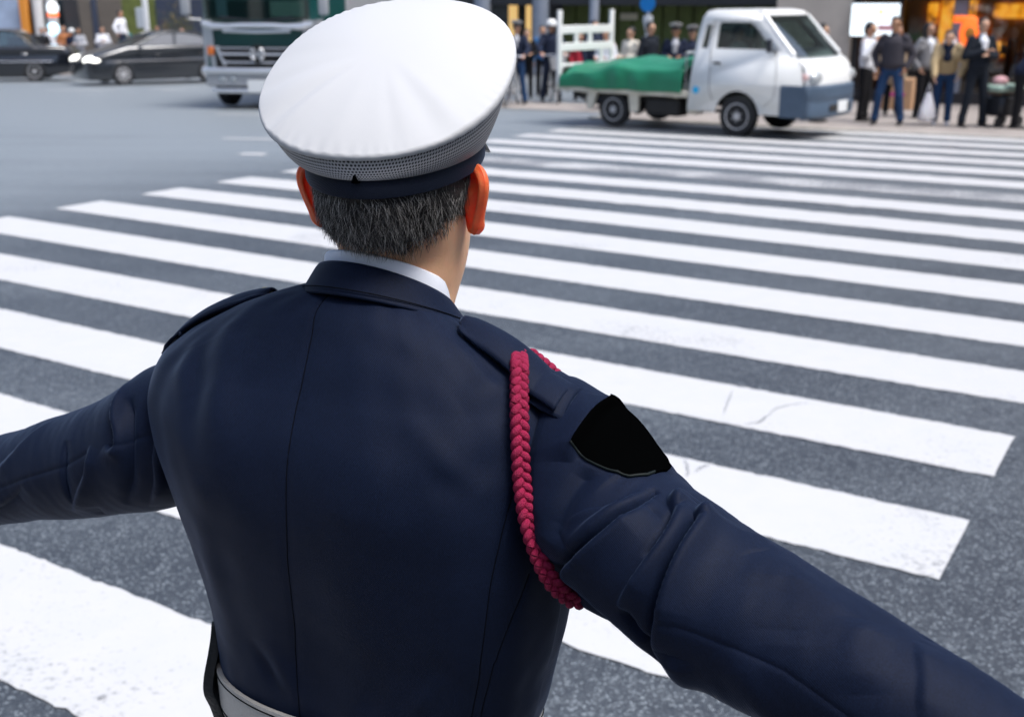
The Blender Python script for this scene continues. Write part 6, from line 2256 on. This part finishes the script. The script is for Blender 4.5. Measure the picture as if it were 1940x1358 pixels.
LC = [(-17.75, 42.4, 'rust', 'brown', 'down', 'person in a rust brown coat above the roof of the saloon'), (-16.75, 42.0, 'black', 'black', 'down', 'person in black above the bonnet of the saloon'),
      (-16.40, 43.0, 'pink', 'grey', 'front', 'person in a pink top behind the bonnet of the saloon'), (-16.05, 42.2, 'rust', 'black', 'front', 'person in an orange brown jacket between the two cars'),
      (-15.65, 41.9, 'navy', 'navy', 'down', 'person in navy with a white hat between the two cars'), (-15.20, 41.4, 'lightgrey', 'grey', 'front', 'person in a pale grey coat leading the crowd between the cars'),
      (-14.80, 42.6, 'white', 'navy', 'cross', 'person with orange brown hair and white front behind the hatchback bonnet'), (-14.30, 43.6, 'teal', 'black', 'down', 'person in dark teal behind the hatchback windscreen'),
      (-12.36, 42.6, 'red', 'black', 'down', 'person in red above the roof of the hatchback'), (-11.85, 42.3, 'pink', 'black', 'front', 'person in pale pink behind the tail of the hatchback'),
      (-17.2, 43.6, 'white', 'grey', 'down', 'person in white behind the saloon under the glass front'), (-13.2, 43.9, 'charcoal', 'black', 'down', 'person in charcoal near the white post sign')]
for i, (x, y, tc, bc, ar, lab) in enumerate(LC):
    ped(lab, x, y, h=1.50+.04*(i % 4), face=F+.4*math.sin(i*2.3), arms=ar, top=tc, bottom=bc, coat=.1*(i % 3 > 0), hair='long' if i % 3 == 2 else 'short', group=GL, seed=40+i, skin=i % 3, hairm=1 if i in (3, 6, 0) else 0, hat='helmet' if i == 4 else None)
figure('tall person in a white shirt standing on a step above the crowd', (-14.1, 42.6), h=1.72, face=F+1.2, arms=('side', 'down'), legs='walk', top='white', bottom='navy', z=gz(42.6)+KERB_Z+.42, group=GL, seed=60, skin=1)
sx_, sy_ = -14.1, 42.6
t = empty('street_step', (sx_, sy_, gz(sy_)+KERB_Z), 0, 'low dark platform under the tall person in white', 'platform')
mb = MB(); mb.box((0, 0, .19), (.9, .7, .38), bev=.02); mb.build('body', M['dark_frame'], t)
mb = MB(); mb.box((0, 0, .400), (.94, .74, .04), bev=.01); mb.build('top', M['kerb'], t)

# ---- things people hold or push
hb_ = Vector((6.80, 18.93)); 
t = empty('carrier_bag', (hb_.x, hb_.y, gz(hb_.y)+KERB_Z+.06), .3, 'white plastic carrier bag hanging from the hand of the tan jacket', 'bag')
rows = []
for k, (z, rx_, ry_) in enumerate([(0, .03, .02), (.015, .13, .08), (.08, .155, .10), (.20, .135, .09), (.32, .095, .065), (.42, .06, .04), (.47, .05, .03)]):
    rows.append([(rx_*(1+.10*math.sin(5*a+k))*math.cos(a), ry_*(1+.12*math.sin(7*a+2*k))*math.sin(a), z) for a in [2*math.pi*q/36 for q in range(36)]])
mb = MB(); mb.loft(rows, True, True); mb.build('sack', M['bag_white'], t, 60)
mb = MB()
for s_ in (-1, 1): mb.tube([(s_*.05, 0, .45), (s_*.03, 0, .54), (0, 0, .60), (s_*-.0, .02, .62)], .008, 6)
mb.build('handle', M['bag_white'], t)


def build_bicycle(label, loc, yaw, m_frame, basket):
    t = empty('bicycle', loc, yaw, label, 'bicycle', 'bicycles waiting behind the officer')
    r = .33
    for x in (.52, -.52):
        tm_ = MB()
        tm_.tube([(x+r*math.cos(2*math.pi*k/36), 0, r+r*math.sin(2*math.pi*k/36)) for k in range(37)], .018, 8, caps=False)
        w = tm_.build('wheel', M['rubber'], t)
        s_ = MB()
        s_.tube([(x+(r-.025)*math.cos(2*math.pi*k/36), 0, r+(r-.025)*math.sin(2*math.pi*k/36)) for k in range(37)], .010, 6, caps=False)
        for k in range(16):
            a = 2*math.pi*k/16; s_.tube([(x, 0, r), (x+(r-.03)*math.cos(a), 0, r+(r-.03)*math.sin(a))], .0018, 4)
        s_.disc((x, 0, r), .03, (0, 1, 0), .08, 12); s_.build('rim', M['steel'], w)
    mb = MB()
    for pts, rr in (([(-.05, 0, .28), (-.16, 0, .78)], .016), ([(-.05, 0, .28), (.36, 0, .72)], .018), ([(-.13, 0, .62), (.35, 0, .80)], .016), ([(.36, 0, .84), (.52, 0, .33)], .016)):
        mb.tube(pts, rr, 8)
    for s2 in (-.045, .045): mb.tube([(-.05, 0, .28), (-.52, s2, .33)], .010, 6); mb.tube([(-.14, 0, .68), (-.52, s2, .33)], .009, 6)
    mb.build('frame', m_frame, t)
    mb = MB(); mb.tube([(.36, 0, .82), (.33, 0, 1.0), (.33, -.10, 1.02), (.24, -.29, 1.0)], .012, 8); mb.tube([(.33, 0, 1.0), (.33, .10, 1.02), (.24, .29, 1.0)], .012, 8); mb.build('handlebar', M['chrome'], t)
    mb = MB(); mb.loft([[(-.30, -.07, .84), (-.30, .07, .84), (-.30, .07, .88), (-.30, -.07, .88)], [(-.10, -.05, .84), (-.10, .05, .84), (-.10, .05, .88), (-.10, -.05, .88)], [(.0, -.02, .85), (.0, .02, .85), (.0, .02, .87), (.0, -.02, .87)]]); mb.build('saddle', M['mirror_black'], t)
    mb = MB(); mb.disc((-.05, 0, .28), .085, (0, 1, 0), .012, 20); mb.box((-.05, .10, .16), (.09, .08, .02)); mb.box((-.05, -.10, .40), (.09, .08, .02)); mb.tube([(-.05, .05, .28), (-.05, .06, .16)], .008, 6); mb.tube([(-.05, -.05, .28), (-.05, -.06, .40)], .008, 6); mb.build('crank', M['steel'], t)
    mb = MB(); mb.loft([[(.42, -.13, .72), (.66, -.13, .72), (.66, .13, .72), (.42, .13, .72)], [(.40, -.17, .97), (.70, -.17, .97), (.70, .17, .97), (.40, .17, .97)]], True, True); mb.build('front_case', basket, t)
    mb = MB(); mb.ball((.74, 0, .80), .045); mb.build('headlight', M['lens'], t)
    return t


build_bicycle('bicycle with a white front case held by the capped officer', (.02, 24.45, gz(24.45)+.012), -math.pi/2-.25, M['white_post'], M['car_white'])
build_bicycle('bicycle with a pale grey front case under the white helmeted rider', (.92, 25.45, gz(25.45)+.012), -math.pi/2+.1, M['mirror_black'], M['silver'])
sx_, sy_ = 8.0, 18.85
t = empty('hand_cart', (sx_-.05, sy_-.05, gz(sy_)+KERB_Z), .5, 'dark hand cart with a pale green tray at the right edge', 'cart')
mb = MB(); mb.box((0, 0, .62), (.62, .40, .10), bev=.03); mb.build('tray', mat('pale_green_tray', (.36, .50, .42), rough=.5), t)
mb = MB(); mb.box((.06, 0, .34), (.54, .36, .34), bev=.05); mb.tube([(.28, -.2, .5), (.42, -.2, .95), (.42, .2, .95), (.28, .2, .5)], .014, 8); mb.build('body', M['mirror_black'], t)
mb = MB(); mb.ball((-.1, 0, .72), 1.0, (.14, .12, .09), 14); mb.build('load', mat('dull_pink_bundle', (.52, .30, .32), rough=.8), t)
for sx2 in (-.22, .26):
    for sy2 in (-.16, .16):
        mb = MB(); mb.disc((sx2, sy2, .09), .09, (0, 1, 0), .04, 18); mb.build('wheel', M['rubber'], t)
